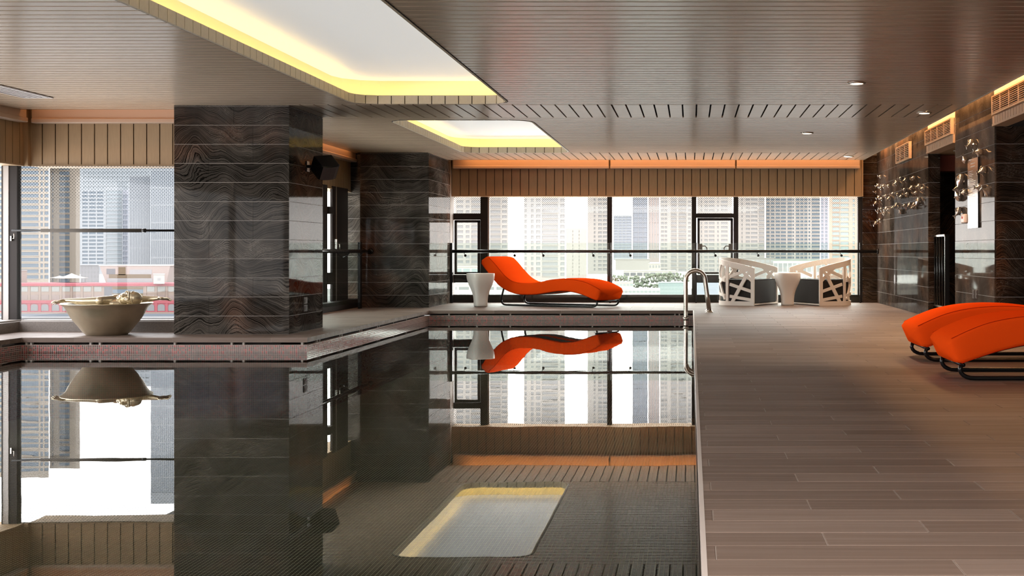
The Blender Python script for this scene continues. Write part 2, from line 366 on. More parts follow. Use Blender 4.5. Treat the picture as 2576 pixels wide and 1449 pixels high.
def copy_tree(o, parent=None):
    c = o.copy(); sc.collection.objects.link(c)
    if parent is not None: c.parent = parent
    for ch in list(o.children): copy_tree(ch, c)
    return c
def PX(x, D): return (x - VX) / F * D
def PZ(y, D): return EYE - (y - VY) / F * D
def bevel(o, wd=0.005, seg=2):
    b = o.modifiers.new('bevel', 'BEVEL'); b.width = wd; b.segments = seg; b.limit_method = 'ANGLE'; b.angle_limit = R(40); return o
# ================================================================ STRUCTURE
ZC = 2.505                      # ceiling board face
PXL, PXR = -7.03, 0.035         # pool sides
YA, YB, XN = 13.57, 19.88, -4.03  # pool notch
WZ = -0.156                     # water level
XR = 3.31                       # right wall
XS = -5.60                      # side window plane
YL = 14.78                      # left window plane
YW = 23.16                      # back window plane

# ---- floor: stone planks on a slab -------------------------------------
floor = structure('floor', 'pink-brown stone plank deck around the pool')
slab = MB()
def slabbox(x0, x1, y0, y1, zt=-0.003): slab.box(x0, x1, y0, y1, -0.050, zt)
slabbox(PXR + .003, 5.2, -6, 19.885); slabbox(-5.62, 5.2, 19.885, 23.3)
slabbox(-7.9, XN - .003, YA + .003, 15.1); slabbox(-5.62, XN - .003, 15.1, 19.885); slabbox(-7.9, PXL - .003, -6, YA + .003)
slabbox(PXL - .003, PXR + .003, -6, 1.5)
slab.build('deck_slab', M['grout'], floor)
ROW, PL = 0.184, 1.035
def plank_list(x0, x1, y0, y1):
    out = []
    k = math.floor((y0 - 3.963) / ROW)
    while 3.963 + k * ROW < y1 - 1e-4:
        a, b = max(y0, 3.963 + k * ROW), min(y1, 3.963 + (k + 1) * ROW)
        ph = 0.42 + 0.345 * k
        j = math.floor((x0 - ph) / PL)
        while ph + j * PL < x1 - 1e-4:
            c, d = max(x0, ph + j * PL), min(x1, ph + (j + 1) * PL)
            if d - c > .01 and b - a > .01: out.append((c, d, a, b))
            j += 1
        k += 1
    return out
vis, far = [], []
for p in plank_list(PXR, XR, 3.41, YB): vis.append(p)
for r in ((PXL, XN, YA, 14.62), (-7.62, PXL, 11.0, 14.62), (-5.42, XN, 14.62, YB), (-5.42, XR, YB, 23.1)):
    vis += plank_list(*r)
for r in ((PXR, XR, -6, 3.41), (-7.62, PXL, -6, 11.0), (PXL, PXR, -6, 1.5), (XR, 5.2, 12.3, 14.08), (XR, 5.2, 16.2, 18.0)):
    far += plank_list(*r)
def psize(p):
    ym = (p[2] + p[3]) / 2
    if ym < 3.6: return -1
    return (p[1] - p[0]) * (p[3] - p[2]) / ym ** 3
vis.sort(key=psize, reverse=True)
pm = {}
for (a, b, c, d) in vis[:300]:
    key = (round(b - a, 4), round(d - c, 4))
    if key not in pm:
        q = MB(); lx, ly = (b - a) / 2 - .0016, (d - c) / 2 - .0016
        ch = .0018
        v = [(-lx, -ly, -.05), (lx, -ly, -.05), (lx, ly, -.05), (-lx, ly, -.05), (-lx, -ly, -ch), (lx, -ly, -ch), (lx, ly, -ch), (-lx, ly, -ch),
             (-lx + ch, -ly + ch, 0), (lx - ch, -ly + ch, 0), (lx - ch, ly - ch, 0), (-lx + ch, ly - ch, 0)]
        q.add(v, [(0, 3, 2, 1), (8, 9, 10, 11)] + [(i, (i + 1) % 4, 4 + (i + 1) % 4, 4 + i) for i in range(4)] + [(4 + i, 4 + (i + 1) % 4, 8 + (i + 1) % 4, 8 + i) for i in range(4)])
        pm[key] = q.mesh('plank', M['deck'])
    put('plank', pm[key], floor, ((a + b) / 2, (c + d) / 2, 0))
q = MB()
for (a, b, c, d) in vis[300:] + far: q.box(a + .0016, b - .0016, c + .0016, d - .0016, -.05, 0)
tag(q.build('distant_planks', M['deck'], floor), kind='stuff')

# ---- swimming pool -----------------------------------------------------
pool = tag(empty('swimming_pool', (0, 0, 0)), 'still indoor swimming pool with red mosaic waterline and gridded tile floor', 'pool', kind='structure')
fz = -0.84
q = MB(); q.box(PXL - .2, PXR + .2, 1.2, YB + .2, fz - .1, fz); q.build('pool_floor', M['poolfloor'], pool)
def wallpart(x0, x1, y0, y1): 
    MB().box(x0, x1, y0, y1, fz - .05, -0.0765).build('mosaic_wall', M['mosaic'], pool)
wallpart(PXL, XN - .12, YA, YA + .12); wallpart(XN - .12, XN, YA, YB); wallpart(XN, PXR, YB, YB + .12)
wallpart(PXR, PXR + .12, 1.5, YB + .12); wallpart(PXL - .12, PXL, 1.5, YA + .12); wallpart(PXL, PXR, 1.38, 1.5)
g = MB()
g.box(PXL - .3, XN - .08, YA + .08, YA + .3, -.0765, -.05); g.box(XN - .3, XN - .08, YA + .08, YB + .2, -.0765, -.05); g.box(XN - .3, PXR + .3, YB + .10, YB + .3, -.0765, -.05)
g.box(PXL - .3, PXL - .22, 1, YA + .3, -.3, -.05); g.box(PXR + .22, PXR + .3, 1, YB + .3, -.3, -.05)
g.build('overflow_gutter', M['dark'], pool)
sup = MB().box(-.011, .011, -.02, .02, -.0765, -.0505).mesh('support_block', M['support'])
for px in (68.7, 80.4, 229.5, 253, 441, 584, 614, 761): put('support_block', sup, pool, (PX(px, YA + .03), YA + .03, 0))
for px in (1130, 1200, 1284, 1410, 1490, 1560, 1636, 1698, 1709): put('support_block', sup, pool, (PX(px, YB + .03), YB + .03, 0))
for yy in (14.0, 14.1, 14.9, 15.0, 15.8, 15.9, 16.7, 16.8, 17.6, 18.4, 19.2): put('support_block', sup, pool, (XN - .03, yy, 0))
for yy in (13.2, 12.9): put('support_block', sup, pool, (PXL - .03, yy, 0))
MB().box(PXR - .004, PXR + .012, 1.5, YB, -.052, .001).build('edge_trim', M['edge'], pool)
# underwater lamp on the wall below the deck edge
lt = MB(); lt.lathe([(0.0, -.05), (.05, -.05), (.06, -.03), (.06, 0)], (PXR, 11.4, -.62), 20, axis='x'); lt.build('underwater_lamp', M['steel'], pool)
q = MB(); q.lathe([(0.0, -.052), (.045, -.052)], (PXR, 11.4, -.62), 20, axis='x'); q.build('lamp_lens', M['lens'], pool)
water = MB(); water.add([(PXL, 1.5, WZ), (PXR, 1.5, WZ), (PXR, YB, WZ), (XN, YB, WZ), (XN, YA, WZ), (PXL, YA, WZ)], [(0, 1, 2, 3, 4, 5)])
tag(water.build('pool_water', M['water']), 'still reflective pool water mirroring windows and orange lounger', 'water', kind='stuff')

# ---- ceiling boards ----------------------------------------------------
ceil = structure('ceiling', 'taupe linear board ceiling with cross bands')
SK = [(-3.635, -1.972, 5.2, 13.97), (-3.665, -1.965, 15.72, 20.86)]   # skylights x0,x1,y0,y1
SKB = [(a - .024, b + .024, c - .024, d + .024) for a, b, c, d in SK]  # board cut-outs
RAD = 0.25
def sk_span(sk, y):
    x0, x1, y0, y1 = sk
    if y <= y0 or y >= y1: return None
    d = min(y - y0, y1 - y)
    ins = 0 if d >= RAD else RAD - math.sqrt(max(0, RAD * RAD - (RAD - d) ** 2))
    return x0 + ins, x1 - ins
def board_piece(x0f, x1f, ya, yb, store):
    # x0f/x1f: functions of y -> x
    n = 6 if (x0f(ya) != x0f(yb) or x1f(ya) != x1f(yb)) else 1
    ys = [ya + (yb - ya) * i / n for i in range(n + 1)]
    pts = [(x0f(y), y) for y in ys] + [(x1f(y), y) for y in reversed(ys)]
    pts2 = [p for i, p in enumerate(pts) if (Vector(p) - Vector(pts[i - 1])).length > 1e-4]
    store.append(pts2)
PITCH, GAP = 0.153, 0.026
pieces, hidden_pieces = [], []
def rows(y0, y1):
    n = max(1, round((y1 - y0) / PITCH)); h = (y1 - y0) / n
    for i in range(n): yield y0 + i * h, y0 + (i + 1) * h - GAP
def ceil_left(y): return -7.58 if y < 14.45 else -5.42
for (ra, rb) in ((-6, 8.0), (8.0, 14.07), (15.42, 20.88)):
    for ya, yb in rows(ra, rb):
        st = pieces if ra >= 8 else hidden_pieces
        ym = (ya + yb) / 2
        xl = -7.58 if ym < 14.1 else -5.42
        sk = None
        for s_ in SKB:
            if s_[2] < yb and s_[3] > ya: sk = s_
        if not sk: board_piece(lambda y: xl, lambda y: 3.007, ya, yb, st); continue
        def L(y, sk=sk):
            r = sk_span(sk, min(max(y, sk[2] + 1e-4), sk[3] - 1e-4)); return r[0]
        def Rr(y, sk=sk):
            r = sk_span(sk, min(max(y, sk[2] + 1e-4), sk[3] - 1e-4)); return r[1]
        if ya < sk[2] or yb > sk[3]:   # straddles the end: keep it whole beyond the end
            ye = sk[2] if ya < sk[2] else sk[3]
            if ya < sk[2]:
                if ye - ya > .01: board_piece(lambda y: xl, lambda y: 3.007, ya, ye, st)
                a2, b2 = ye, yb
            else:
                if yb - ye > .01: board_piece(lambda y: xl, lambda y: 3.007, ye, yb, st)
                a2, b2 = ya, ye
        else: a2, b2 = ya, yb
        board_piece(lambda y: xl, L, a2, b2, st); board_piece(Rr, lambda y: 3.007, a2, b2, st)
# rows left of column 1 up to the left window cove
for ya, yb in rows(14.07, 14.52): board_piece(lambda y: -7.58, lambda y: -4.41, ya, yb, pieces)
# cross bands (boards running away from the camera)
for (ya, yb, xa, xb) in ((14.085, 15.405, -4.41, 3.007), (20.90, 22.50, -4.25, 3.007)):
    n = round((xb - xa) / 0.153); h = (xb - xa) / n
    for i in range(n): pieces.append([(xa + i * h, ya), (xa + (i + 1) * h - .018, ya), (xa + (i + 1) * h - .018, yb), (xa + i * h, yb)])
for pts in pieces:
    MB().prism(pts, ZC, ZC + .022).build('ceiling_board', M['ceiling'], ceil)
q = MB()
for pts in hidden_pieces: q.prism(pts, ZC, ZC + .022)
tag(q.build('overhead_boards', M['ceiling'], ceil), kind='stuff')
# plenum above: dark deck, and roof slab
q = MB()
def plen(x0, x1, y0, y1): q.box(x0, x1, y0, y1, ZC + .05, ZC + .06)
plen(-7.6, 3.0, -6, 5.0); plen(-7.6, -3.9, 5.0, 14.5); plen(-1.75, 3.0, 5.0, 21.1); plen(-3.9, -1.75, 14.2, 15.5)
plen(-5.4, -3.9, 14.5, 21.1); plen(-5.4, 3.0, 21.1, 22.5)
q.build('plenum_backing', M['dark'], ceil)
q = MB(); q.box(-8.2, 5.6, -6.2, 23.6, 2.90, 3.1); q.build('roof_slab', M['dark'], ceil)
q = MB(); q.box(3.0, 3.012, -6, 22.5, ZC - .004, ZC + .06); q.box(-5.6, 3.0, 22.5, 22.51, ZC - .002, ZC + .06); q.box(-5.43, -5.42, 15.4, 21.0, ZC - .002, ZC + .06); q.box(-7.58, -5.66, 14.52, 14.53, ZC - .002, ZC + .06)
q.build('edge_trim', M['ceiling'], ceil)

# ---- skylights ---------------------------------------------------------
def rrect(x0, x1, y0, y1, r, step=0.153):
    """points along a rounded rectangle, board-length spacing"""
    segs = []
    def line(a, b):
        n = max(1, round((Vector(b) - Vector(a)).length / step))
        return [(a[0] + (b[0] - a[0]) * i / n, a[1] + (b[1] - a[1]) * i / n) for i in range(n)]
    def arc(cx, cy_, a0):
        n = max(2, round(r * math.pi / 2 / step))
        return [(cx + r * math.cos(a0 + math.pi / 2 * i / n), cy_ + r * math.sin(a0 + math.pi / 2 * i / n)) for i in range(n)]
    segs += line((x0 + r, y0), (x1 - r, y0)) + arc(x1 - r, y0 + r, -math.pi / 2)
    segs += line((x1, y0 + r), (x1, y1 - r)) + arc(x1 - r, y1 - r, 0)
    segs += line((x1 - r, y1), (x0 + r, y1)) + arc(x0 + r, y1 - r, math.pi / 2)
    segs += line((x0, y1 - r), (x0, y0 + r)) + arc(x0 + r, y0 + r, math.pi)
    return segs
def ring(pts_in, pts_out, z0, z1, name, m_, par, both=True):
    n = len(pts_in); q = MB()
    v = [(x, y, z0) for x, y in pts_in] + [(x, y, z1) for x, y in pts_in] + [(x, y, z1) for x, y in pts_out] + [(x, y, z0) for x, y in pts_out]
    f = []
    for i in range(n):
        j = (i + 1) % n
        f += [(i, j, n + j, n + i), (n + i, n + j, 2 * n + j, 2 * n + i), (2 * n + i, 2 * n + j, 3 * n + j, 3 * n + i), (3 * n + i, 3 * n + j, j, i)]
    q.add(v, f); return q.build(name, m_, par)
labels = ['long glowing rounded skylight recess nearest the camera, edged with yellow cove light',
          'shorter glowing rounded skylight recess beyond the cross band, edged with yellow cove light']
for si, (x0, x1, y0, y1) in enumerate(SK):
    s_ = tag(empty('skylight', (0, 0, 0)), labels[si], 'skylight', 'rounded skylights in the ceiling')
    a = rrect(x0, x1, y0, y1, RAD); b = rrect(x0 - .022, x1 + .022, y0 - .022, y1 + .022, RAD + .022)
    n = len(a)
    # matching outer points: offset by normals
    def off(pts, d, cxs=((x0 + x1) / 2, (y0 + y1) / 2)):
        out = []
        for i in range(len(pts)):
            p0 = Vector(pts[i - 1]); p1 = Vector(pts[(i + 1) % len(pts)]); t = (p1 - p0).normalized()
            nn = Vector((t.y, -t.x)); out.append((pts[i][0] + nn.x * d, pts[i][1] + nn.y * d))
        return out
    ao = off(a, .022)
    for i in range(n):
        j = (i + 1) % n
        fa, fb, fc, fd = Vector(a[i]), Vector(a[j]), Vector(ao[j]), Vector(ao[i])
        e = (fb - fa).normalized() * .005; e2 = (fc - fd).normalized() * .005
        fa, fb, fc, fd = fa + e, fb - e, fc - e2, fd + e2
        if (y0 + .3 < a[i][1] < 7.8) and si == 0: 
            pass
        MB().prism([tuple(fa), tuple(fb), tuple(fc), tuple(fd)], ZC - .004, ZC + .090).build('fascia_board', M['skyfascia'], s_)
    ring(off(a, .022), off(a, .030), ZC - .002, ZC + .088, 'fascia_backing', M['dark'], s_)
    ring(off(a, .03), off(a, .20), ZC + .060, ZC + .066, 'light_shelf', M['upstand'], s_)
    ring(off(a, .045), off(a, .060), ZC + .066, ZC + .074, 'led_strip', M['led'], s_)
    zt = 2.775 if si == 0 else 2.745
    ring(off(a, .19), off(a, .20), ZC + .06, zt + .02, 'upstand', M['upstand'], s_)
    q = MB(); q.prism(off(a, .195), zt, zt + .015); q.build('emissive_panel', M['glowpanel'], s_)

# ---- marble clad walls and columns -------------------------------------
COURSE = 0.2087
def course_zs(z0=0.0, z1=2.62):
    out = []; z = 0.20
    out.append((z0, z))
    while z < z1 - .02:
        out.append((z, min(z + COURSE, z1))); z += COURSE
    return out
def clad(par, kind, a0, a1, pos, outward, mt, splits=None, z0=0, z1=2.62, d=.018):
    """marble slabs; kind 'y': face in an XZ plane at y=pos, 'x': face in a YZ plane at x=pos"""
    for ci, (za, zb) in enumerate(course_zs(z0, z1)):
        if zb - za < .02: continue
        cuts = [a0] + [c for c in (splits[ci % len(splits)] if splits else []) if a0 < c < a1] + [a1]
        for i in range(len(cuts) - 1):
            u0, u1 = cuts[i] + (.0012 if i else 0), cuts[i + 1] - (.0012 if i < len(cuts) - 2 else 0)
            q = MB(); jit = random.Random(ci * 7 + i + int(pos * 13)).uniform(-.0008, .0008)
            if kind == 'y': q.box(u0, u1, min(pos + jit, pos - outward * d), max(pos + jit, pos - outward * d), za + .003, zb - .003)
            else: q.box(min(pos + jit, pos - outward * d), max(pos + jit, pos - outward * d), u0, u1, za + .003, zb - .003)
            q.build('marble_slab', mt, par)
def column(x0, x1, y0, y1, label, splits):
    c = tag(empty('column', (0, 0, 0)), label, 'column', kind='structure')
    MB().box(x0 + .005, x1 - .005, y0 + .005, y1 - .005, 0, 2.62).build('core', M['joint'], c)
    clad(c, 'y', x0, x1, y0, -1, M['marble'], splits)
    clad(c, 'x', y0, y1, x1, 1, M['marble'])
    clad(c, 'x', y0, y1, x0, -1, M['marble'])
    clad(c, 'y', x0, x1, y1, 1, M['marble'])
    return c
column(-5.652, -4.395, 14.13, 15.42, 'wide dark wavy marble pier standing at the notch of the pool', [[-5.27], [-5.27, -4.79], [-4.79], [-5.0]])
column(-5.357, -4.245, 20.92, 22.78, 'dark wavy marble pier at the far end of the pool behind the glass balustrade', [[], [-4.8], [], []])

wallb = structure('wall_back', 'back wall around the window band')
clad(wallb, 'y', -5.80, -5.36, 21.28, -1, M['marble']); MB().box(-5.8, -5.36, 21.29, 22.8, 0, 2.62).build('stub', M['joint'], wallb)
MB().box(-5.8, -4.245, 22.79, 23.3, 0, 2.9).build('stub', M['joint'], wallb)
clad(wallb, 'y', 3.055, XR, 23.0, -1, M['marbleb']); MB().box(3.07, 3.5, 23.01, 23.3, 0, 2.9).build('stub', M['joint'], wallb)

wr = structure('wall_right', 'polished marble wall on the right')
sp = [[15.2, 17.2, 19.6, 21.5], [14.9, 17.0, 20.4], [18.8, 21.0]]
clad(wr, 'x', 18.02, 23.0, XR, -1, M['marblec'], sp, z1=2.88)
clad(wr, 'x', 14.08, 16.18, XR, -1, M['marblec'], sp, z1=2.88)
clad(wr, 'x', -6.0, 12.2, XR, -1, M['marblec'], [[2, 5, 8], [0, 4, 7.4, 10]], z1=2.88)
q = MB(); q.box(XR + .005, 3.474, 18.026, 23.3, 0, 2.9); q.box(XR + .005, 5.2, 14.086, 16.175, 0, 2.9); q.box(XR + .005, 3.6, -6, 12.2, 0, 2.9)
q.build('wall_core', M['joint'], wr)
clad(wr, 'y', XR, 3.476, 18.02, -1, M['marbleb'], z1=2.27); clad(wr, 'y', XR + .018, 5.2, 14.08, -1, M['marbleb'], [[4.2], [3.9]], z1=2.62)
clad(wr, 'y', 3.476, 5.2, 18.9, -1, M['marbleb'], [[4.4], [3.9]], z1=2.3); MB().box(3.44, 5.2, 18.3, 18.6, 2.05, 2.27).build('recess_beam', M['redbeam'], wr)
clad(wr, 'y', 3.33, 3.70, 18.88, -1, M['marbleb'], z1=2.3)
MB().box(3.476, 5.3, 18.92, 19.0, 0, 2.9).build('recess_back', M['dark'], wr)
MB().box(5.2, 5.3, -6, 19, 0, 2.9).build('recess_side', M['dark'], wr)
MB().box(3.45, 5.2, 16.2, 18.3, 2.27, 2.29).build('recess_soffit', M['fascia'], wr)
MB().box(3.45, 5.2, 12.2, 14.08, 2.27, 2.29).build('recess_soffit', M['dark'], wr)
MB().box(5.0, 5.2, 12.2, 14.0, 0, 2.27).build('recess_back', M['joint'], wr)
# headers over the openings: beige boxes with vertical boards, grille above
def header(y0, y1, xf, par):
    h = empty('header', (0, 0, 0), parent=par)
    MB().box(xf + .02, XR + .14, y0, y1, 2.27, 2.88).build('header_box', M['grillewood'], par)
    n = max(2, round((y1 - y0) / .115)); st = (y1 - y0) / n
    for i in range(n): MB().box(xf, xf + .02, y0 + i * st + .006, y0 + (i + 1) * st - .006, 2.29, 2.375).build('header_board', M['grillewood'], par)
    MB().box(xf - .004, xf + .02, y0, y1, 2.268, 2.292).build('header_rail', M['grillewood'], par)
    bpy.data.objects.remove(h)
header(16.18, 18.02, 3.285, wr); header(12.0, 14.08, 3.285, wr)
def grille(y0, y1, z0, z1, ndiv, label):
    g_ = tag(empty('air_grille', (3.285, (y0 + y1) / 2, z0)), label, 'grille', 'beige air grilles along the top of the right wall')
    q = MB(); x0, x1 = -.03, .02; hy = (y1 - y0) / 2; H = z1 - z0; b = .018
    q.box(x0, x1, -hy, hy, 0, b); q.box(x0, x1, -hy, hy, H - b, H); q.box(x0, x1, -hy, -hy + b * 2, b, H - b); q.box(x0, x1, hy - b * 2, hy, b, H - b)
    q.build('frame', M['grillewood'], g_)
    for i in range(1, ndiv):
        yy = -hy + 2 * hy * i / ndiv; MB().box(x0, x1, yy - .012, yy + .012, b, H - b).build('divider', M['grillewood'], g_)
    ns = 8; sl = MB().box(x0 + .002, x0 + .014, -hy + .03, hy - .03, -.0035, .0035).mesh('slat', M['grillewood'])
    for i in range(ns): put('slat', sl, g_, (0, 0, b + (H - 2 * b) * (i + .5) / ns))
    MB().box(.014, .02, -hy, hy, 0, H).build('backing', M['dark'], g_)
grille(16.2, 18.0, 2.38, 2.585, 4, 'beige four-bay louvred air grille over the middle opening in the right wall')
grille(12.1, 14.0, 2.38, 2.585, 5, 'nearest beige louvred air grille, over the dark marble recess at the picture edge')
grille(19.3, 20.55, 2.30, 2.555, 3, 'smallest beige louvred air grille, on the marble wall above the far shoal of steel fish')

wf = structure('wall_front', 'wall behind the camera')
MB().box(-8, 5.3, -6.2, -6.0, -.1, 2.95).build('rear_wall', M['plaster'], wf)

# ---- board fascias above the windows -----------------------------------
def fascia(par, kind, a0, a1, pos, inward, z0=1.885, z1=2.60, pitch=.1535):
    n = max(1, round((a1 - a0) / pitch)); st = (a1 - a0) / n
    if kind == 'y':
        me = MB().box(.006, st - .006, -.02, 0, z0 + .02, z1).mesh('fascia_board', M['fascia'])
        for i in range(n): put('fascia_board', me, par, (a0 + i * st, pos, 0))
        MB().box(a0, a1, pos - .003, pos + .05, z0 + .02, z1).build('fascia_backing', M['dark'], par)
        MB().box(a0, a1, pos - .026, pos + .35, z0, z0 + .021).build('fascia_sill', M['fascia'], par)
        MB().box(a0, a1, pos + .05, pos + .4, z0 + .02, 2.92).build('fascia_core', M['dark'], par)
    else:
        me = MB().box(0, .02, .006, st - .006, z0 + .02, z1).mesh('fascia_board', M['fascia'])
        for i in range(n): put('fascia_board', me, par, (pos, a0 + i * st, 0))
        MB().box(pos - .05, pos + .003, a0, a1, z0 + .02, z1).build('fascia_backing', M['dark'], par)
        MB().box(pos - .30, pos + .026, a0, a1, z0, z0 + .021).build('fascia_sill', M['fascia'], par)
        MB().box(pos - .4, pos - .05, a0, a1, z0 + .02, 2.92).build('fascia_core', M['dark'], par)
fascia(wallb, 'y', -4.245, 3.055, 22.95, 1)
MB().box(3.03, 3.056, 22.90, 23.0, 1.885, 2.62).build('fascia_end', M['fascia'], wallb)
wl_ = structure('wall_left', 'left wall above and below the windows')
fascia(wl_, 'y', -7.60, -5.652, 14.86, 1)
fascia(wl_, 'x', -6.0, 14.86, -7.66, 1)
fascia(wl_, 'x', 15.42, 21.28, -5.62, 1)
MB().box(-7.66, -7.585, 14.78, 14.86, 1.885, 2.62).build('fascia_corner', M['fascia'], wl_)
# roller blind housings
def blind(kind, a0, a1, pos, label):
    b = tag(empty('roller_blind', (0, 0, 0)), label, 'blind', 'roller blind housings above the windows')
    if kind == 'y':
        MB().box(a0, a1, pos, pos + .10, 2.42, 2.56).build('housing', M['blind'], b)
        bevel(MB().box(a0 - .004, a1 + .004, pos - .02, pos + .10, 2.372, 2.425).build('bottom_bar', M['blind'], b), .01)
    else:
        MB().box(pos - .10, pos, a0, a1, 2.42, 2.56).build('housing', M['blind'], b)
        bevel(MB().box(pos - .10, pos + .02, a0 - .004, a1 + .004, 2.372, 2.425).build('bottom_bar', M['blind'], b), .01)
blind('y', -4.20, -1.45, 22.80, 'orange-lit blind housing above the back window, over the lone orange lounger')
blind('y', -1.42, .78, 22.80, 'orange-lit middle blind housing above the back window, over the ladder rails')
blind('y', .81, 2.98, 22.80, 'orange-lit blind housing above the back window, over the two lattice armchairs')
blind('y', -7.52, -5.66, 14.74, 'pale blind housing above the window behind the bronze bowl')
blind('x', -6.0, 14.66, -7.54, 'pale blind housing above the window at the left edge of the picture')
blind('x', 15.44, 21.2, -5.50, 'orange-lit blind housing beside the loudspeaker, between the two marble piers')

# ---- windows -----------------------------------------------------------
def bar(par, name, x0, x1, y0, y1, z0, z1, m_='frame'): return MB().box(x0, x1, y0, y1, z0, z1).build(name, M[m_], par)
w1 = structure('window_1', 'dark framed back window band')
zt = 1.93
def zz(y): return PZ(y, YW)
def xx(x): return PX(x, YW)
bar(w1, 'sill_frame', -4.245, 3.06, YW - .10, YW + .05, -.02, zz(741))
for a, b in ((1120, 1141), (1210, 1228), (1528, 1540), (1740, 1752), (1845, 1857), (2157, 2172)): bar(w1, 'mullion', xx(a), xx(b), YW - .06, YW + .05, .1, zt)
bar(w1, 'glazing_bead', xx(1228), xx(1231.5), YW - .03, YW + .03, .1, zt, 'frameg')
for a, b in ((1141, 1210), (1752, 1845)):
    bar(w1, 'transom', xx(a), xx(b), YW - .055, YW + .05, zz(553 if a < 1200 else 548), zz(537))
    bar(w1, 'lower_rail', xx(a), xx(b), YW - .055, YW + .05, zz(711), zz(691))
def casement(par, a, b, t, bo, handles):
    c = empty('casement', parent=par)
    fw = xx(1006) - xx(1000)
    q = MB(); x0, x1, z0, z1 = xx(a), xx(b), zz(bo), zz(t)
    q.box(x0, x0 + fw, YW - .075, YW - .02, z0, z1); q.box(x1 - fw, x1, YW - .075, YW - .02, z0, z1)
    q.box(x0, x1, YW - .075, YW - .02, z1 - fw, z1); q.box(x0, x1, YW - .075, YW - .02, z0, z0 + fw)
    q.build('sash', M['frame'], c)
    MB().box(x0 + fw, x1 - fw, YW - .05, YW - .044, z0 + fw, z1 - fw).build('pane', M['glassback'], c)
    for hx, d in handles:
        q = MB(); X = xx(hx); Z = zz(622)
        q.box(X - .04, X + .04, YW - .13, YW - .075, Z - .06, Z + .06)
        q.tube([(X + d * .03, YW - .13, Z + .02), (X + d * .09, YW - .15, Z + .02), (X + d * .12, YW - .15, Z - .01), (X + d * .125, YW - .15, Z - .08)], .010, 8)
        q.build('handle', M['plate'], c)
casement(w1, 1145, 1209, 554, 690, [])
casement(w1, 1754, 1844, 549, 690, [(1761, 1), (1838, -1)])
for a, b, t, bo in ((1141, 1210, 490, 537), (1141, 1210, 711, 741), (1231, 1528, 490, 741), (1540, 1740, 490, 741), (1752, 1845, 490, 537), (1752, 1845, 706, 741), (1857, 2157, 490, 741)):
    MB().box(xx(a), xx(b), YW - .012, YW - .004, zz(bo) - .01, zz(t)).build('pane', M['glassback'], w1)

w2 = structure('window_2', 'left window behind the bronze bowl')
bar(w2, 'curb', -7.60, -5.652, 14.60, 14.95, 0, .112, 'curb'); bar(w2, 'sill_strip', -7.60, -5.652, 14.66, 14.84, .112, .128, 'frameg')
bar(w2, 'mullion', PX(27, YL), PX(47, YL), YL - .04, YL + .06, .128, 1.884); bar(w2, 'mullion_cap', PX(11, YL), PX(27, YL), YL - .05, YL + .06, .128, 1.884, 'frameg')
bar(w2, 'glazing_bead', PX(10, YL), PX(12.5, YL), YL - .055, YL - .05, .128, 1.884, 'frame')
MB().box(PX(47, YL), -5.6, YL, YL + .008, .12, 1.884).build('pane', M['glassleft'], w2)
q = MB(); hx = PX(40, YL); q.box(hx - .03, hx - .015, YL - .07, YL - .04, PZ(606, YL), PZ(594, YL)); q.tube([(hx, YL - .07, PZ(600, YL)), (hx + .02, YL - .08, PZ(600, YL)), (hx + .02, YL - .08, PZ(588, YL))], .006, 8); q.build('handle', M['steel'], w2)
w4 = structure('window_4', 'left window run along the pool')
bar(w4, 'curb', -8.0, -7.59, -6, 14.95, 0, .112, 'curb'); bar(w4, 'sill_strip', -7.97, -7.66, -6, 14.84, .112, .128, 'frameg')
for yy in (-5.9, -3, 0, 3, 6, 9, 11.6, 13.1): bar(w4, 'mullion', -7.95, -7.86, yy - .05, yy + .05, .128, 1.884)
MB().box(-7.91, -7.904, -6, 14.7, .12, 1.884).build('pane', M['glassleft'], w4)
w3 = structure('window_3', 'side window between the two marble piers')
bar(w3, 'curb', -5.75, -5.41, 15.42, 21.28, 0, .135, 'frame')
for a, b in ((15.42, 15.5), (19.0, 19.12), (19.63, 19.87), (20.14, 21.06)):
    bar(w3, 'mullion', -5.625, -5.59, a, b, .13, 1.93)
bar(w3, 'transom', -5.68, -5.56, 19.87, 20.14, 1.49, 1.60); bar(w3, 'lower_rail', -5.68, -5.58, 19.87, 20.14, .40, .58)
bar(w3, 'transom', -5.70, -5.60, 15.5, 19.63, 1.49, 1.58); bar(w3, 'glazing_bead', -5.585, -5.575, 20.32, 20.34, .13, 1.93, 'frameg')
q = MB(); q.box(-5.58, -5.54, 20.22, 20.26, .95, 1.10); q.tube([(-5.54, 20.24, 1.02), (-5.50, 20.24, 1.02), (-5.50, 20.24, .92)], .008, 8); q.build('handle', M['steel'], w3)
MB().box(-5.66, -5.652, 15.42, 21.28, .13, 1.93).build('pane', M['glass'], w3)
# ================================================================ OBJECTS
# ---- balustrades and rails ---------------------------------------------
YBAL = 22.79
bal = tag(empty('glass_balustrade', (0, YBAL, 0)), 'long clear glass balustrade with black handrail in front of the back window', 'balustrade')
def bx(x): return PX(x, YBAL)
for a, b in ((1128, 1139),): MB().box(bx(a), bx(b), -.04, .04, 0, 1.06).build('post', M['black'], bal)
for x in (1534.5, 1751, 1855, 2165): MB().box(bx(x) - .014, bx(x) + .014, .02, .05, 0, 1.065).build('post', M['black'], bal)
bounds = [1139, 1534.5, 1751, 1855, 2165]
for i in range(4):
    a, b = bx(bounds[i]) + .016, bx(bounds[i + 1]) - .016
    MB().box(a, b, .028, .040, .02, 1.06).build('glass_panel', M['railglass'], bal)
MB().tube([(bx(1078) , 0, .912), (3.31, 0, .912)], .029, 14).build('handrail', M['blackrail'], bal)
for x in (1168, 1292, 1364, 1490, 1583, 1797, 1905, 2114):
    q = MB(); X = bx(x)
    q.tube([(X, 0, .89), (X, 0, .868), (X + .012, -.0, .855)], .006, 6); q.ball((X + .02, 0, .838), .025, .025, .025, 10, 6)
    q.build('bracket', M['black'], bal)
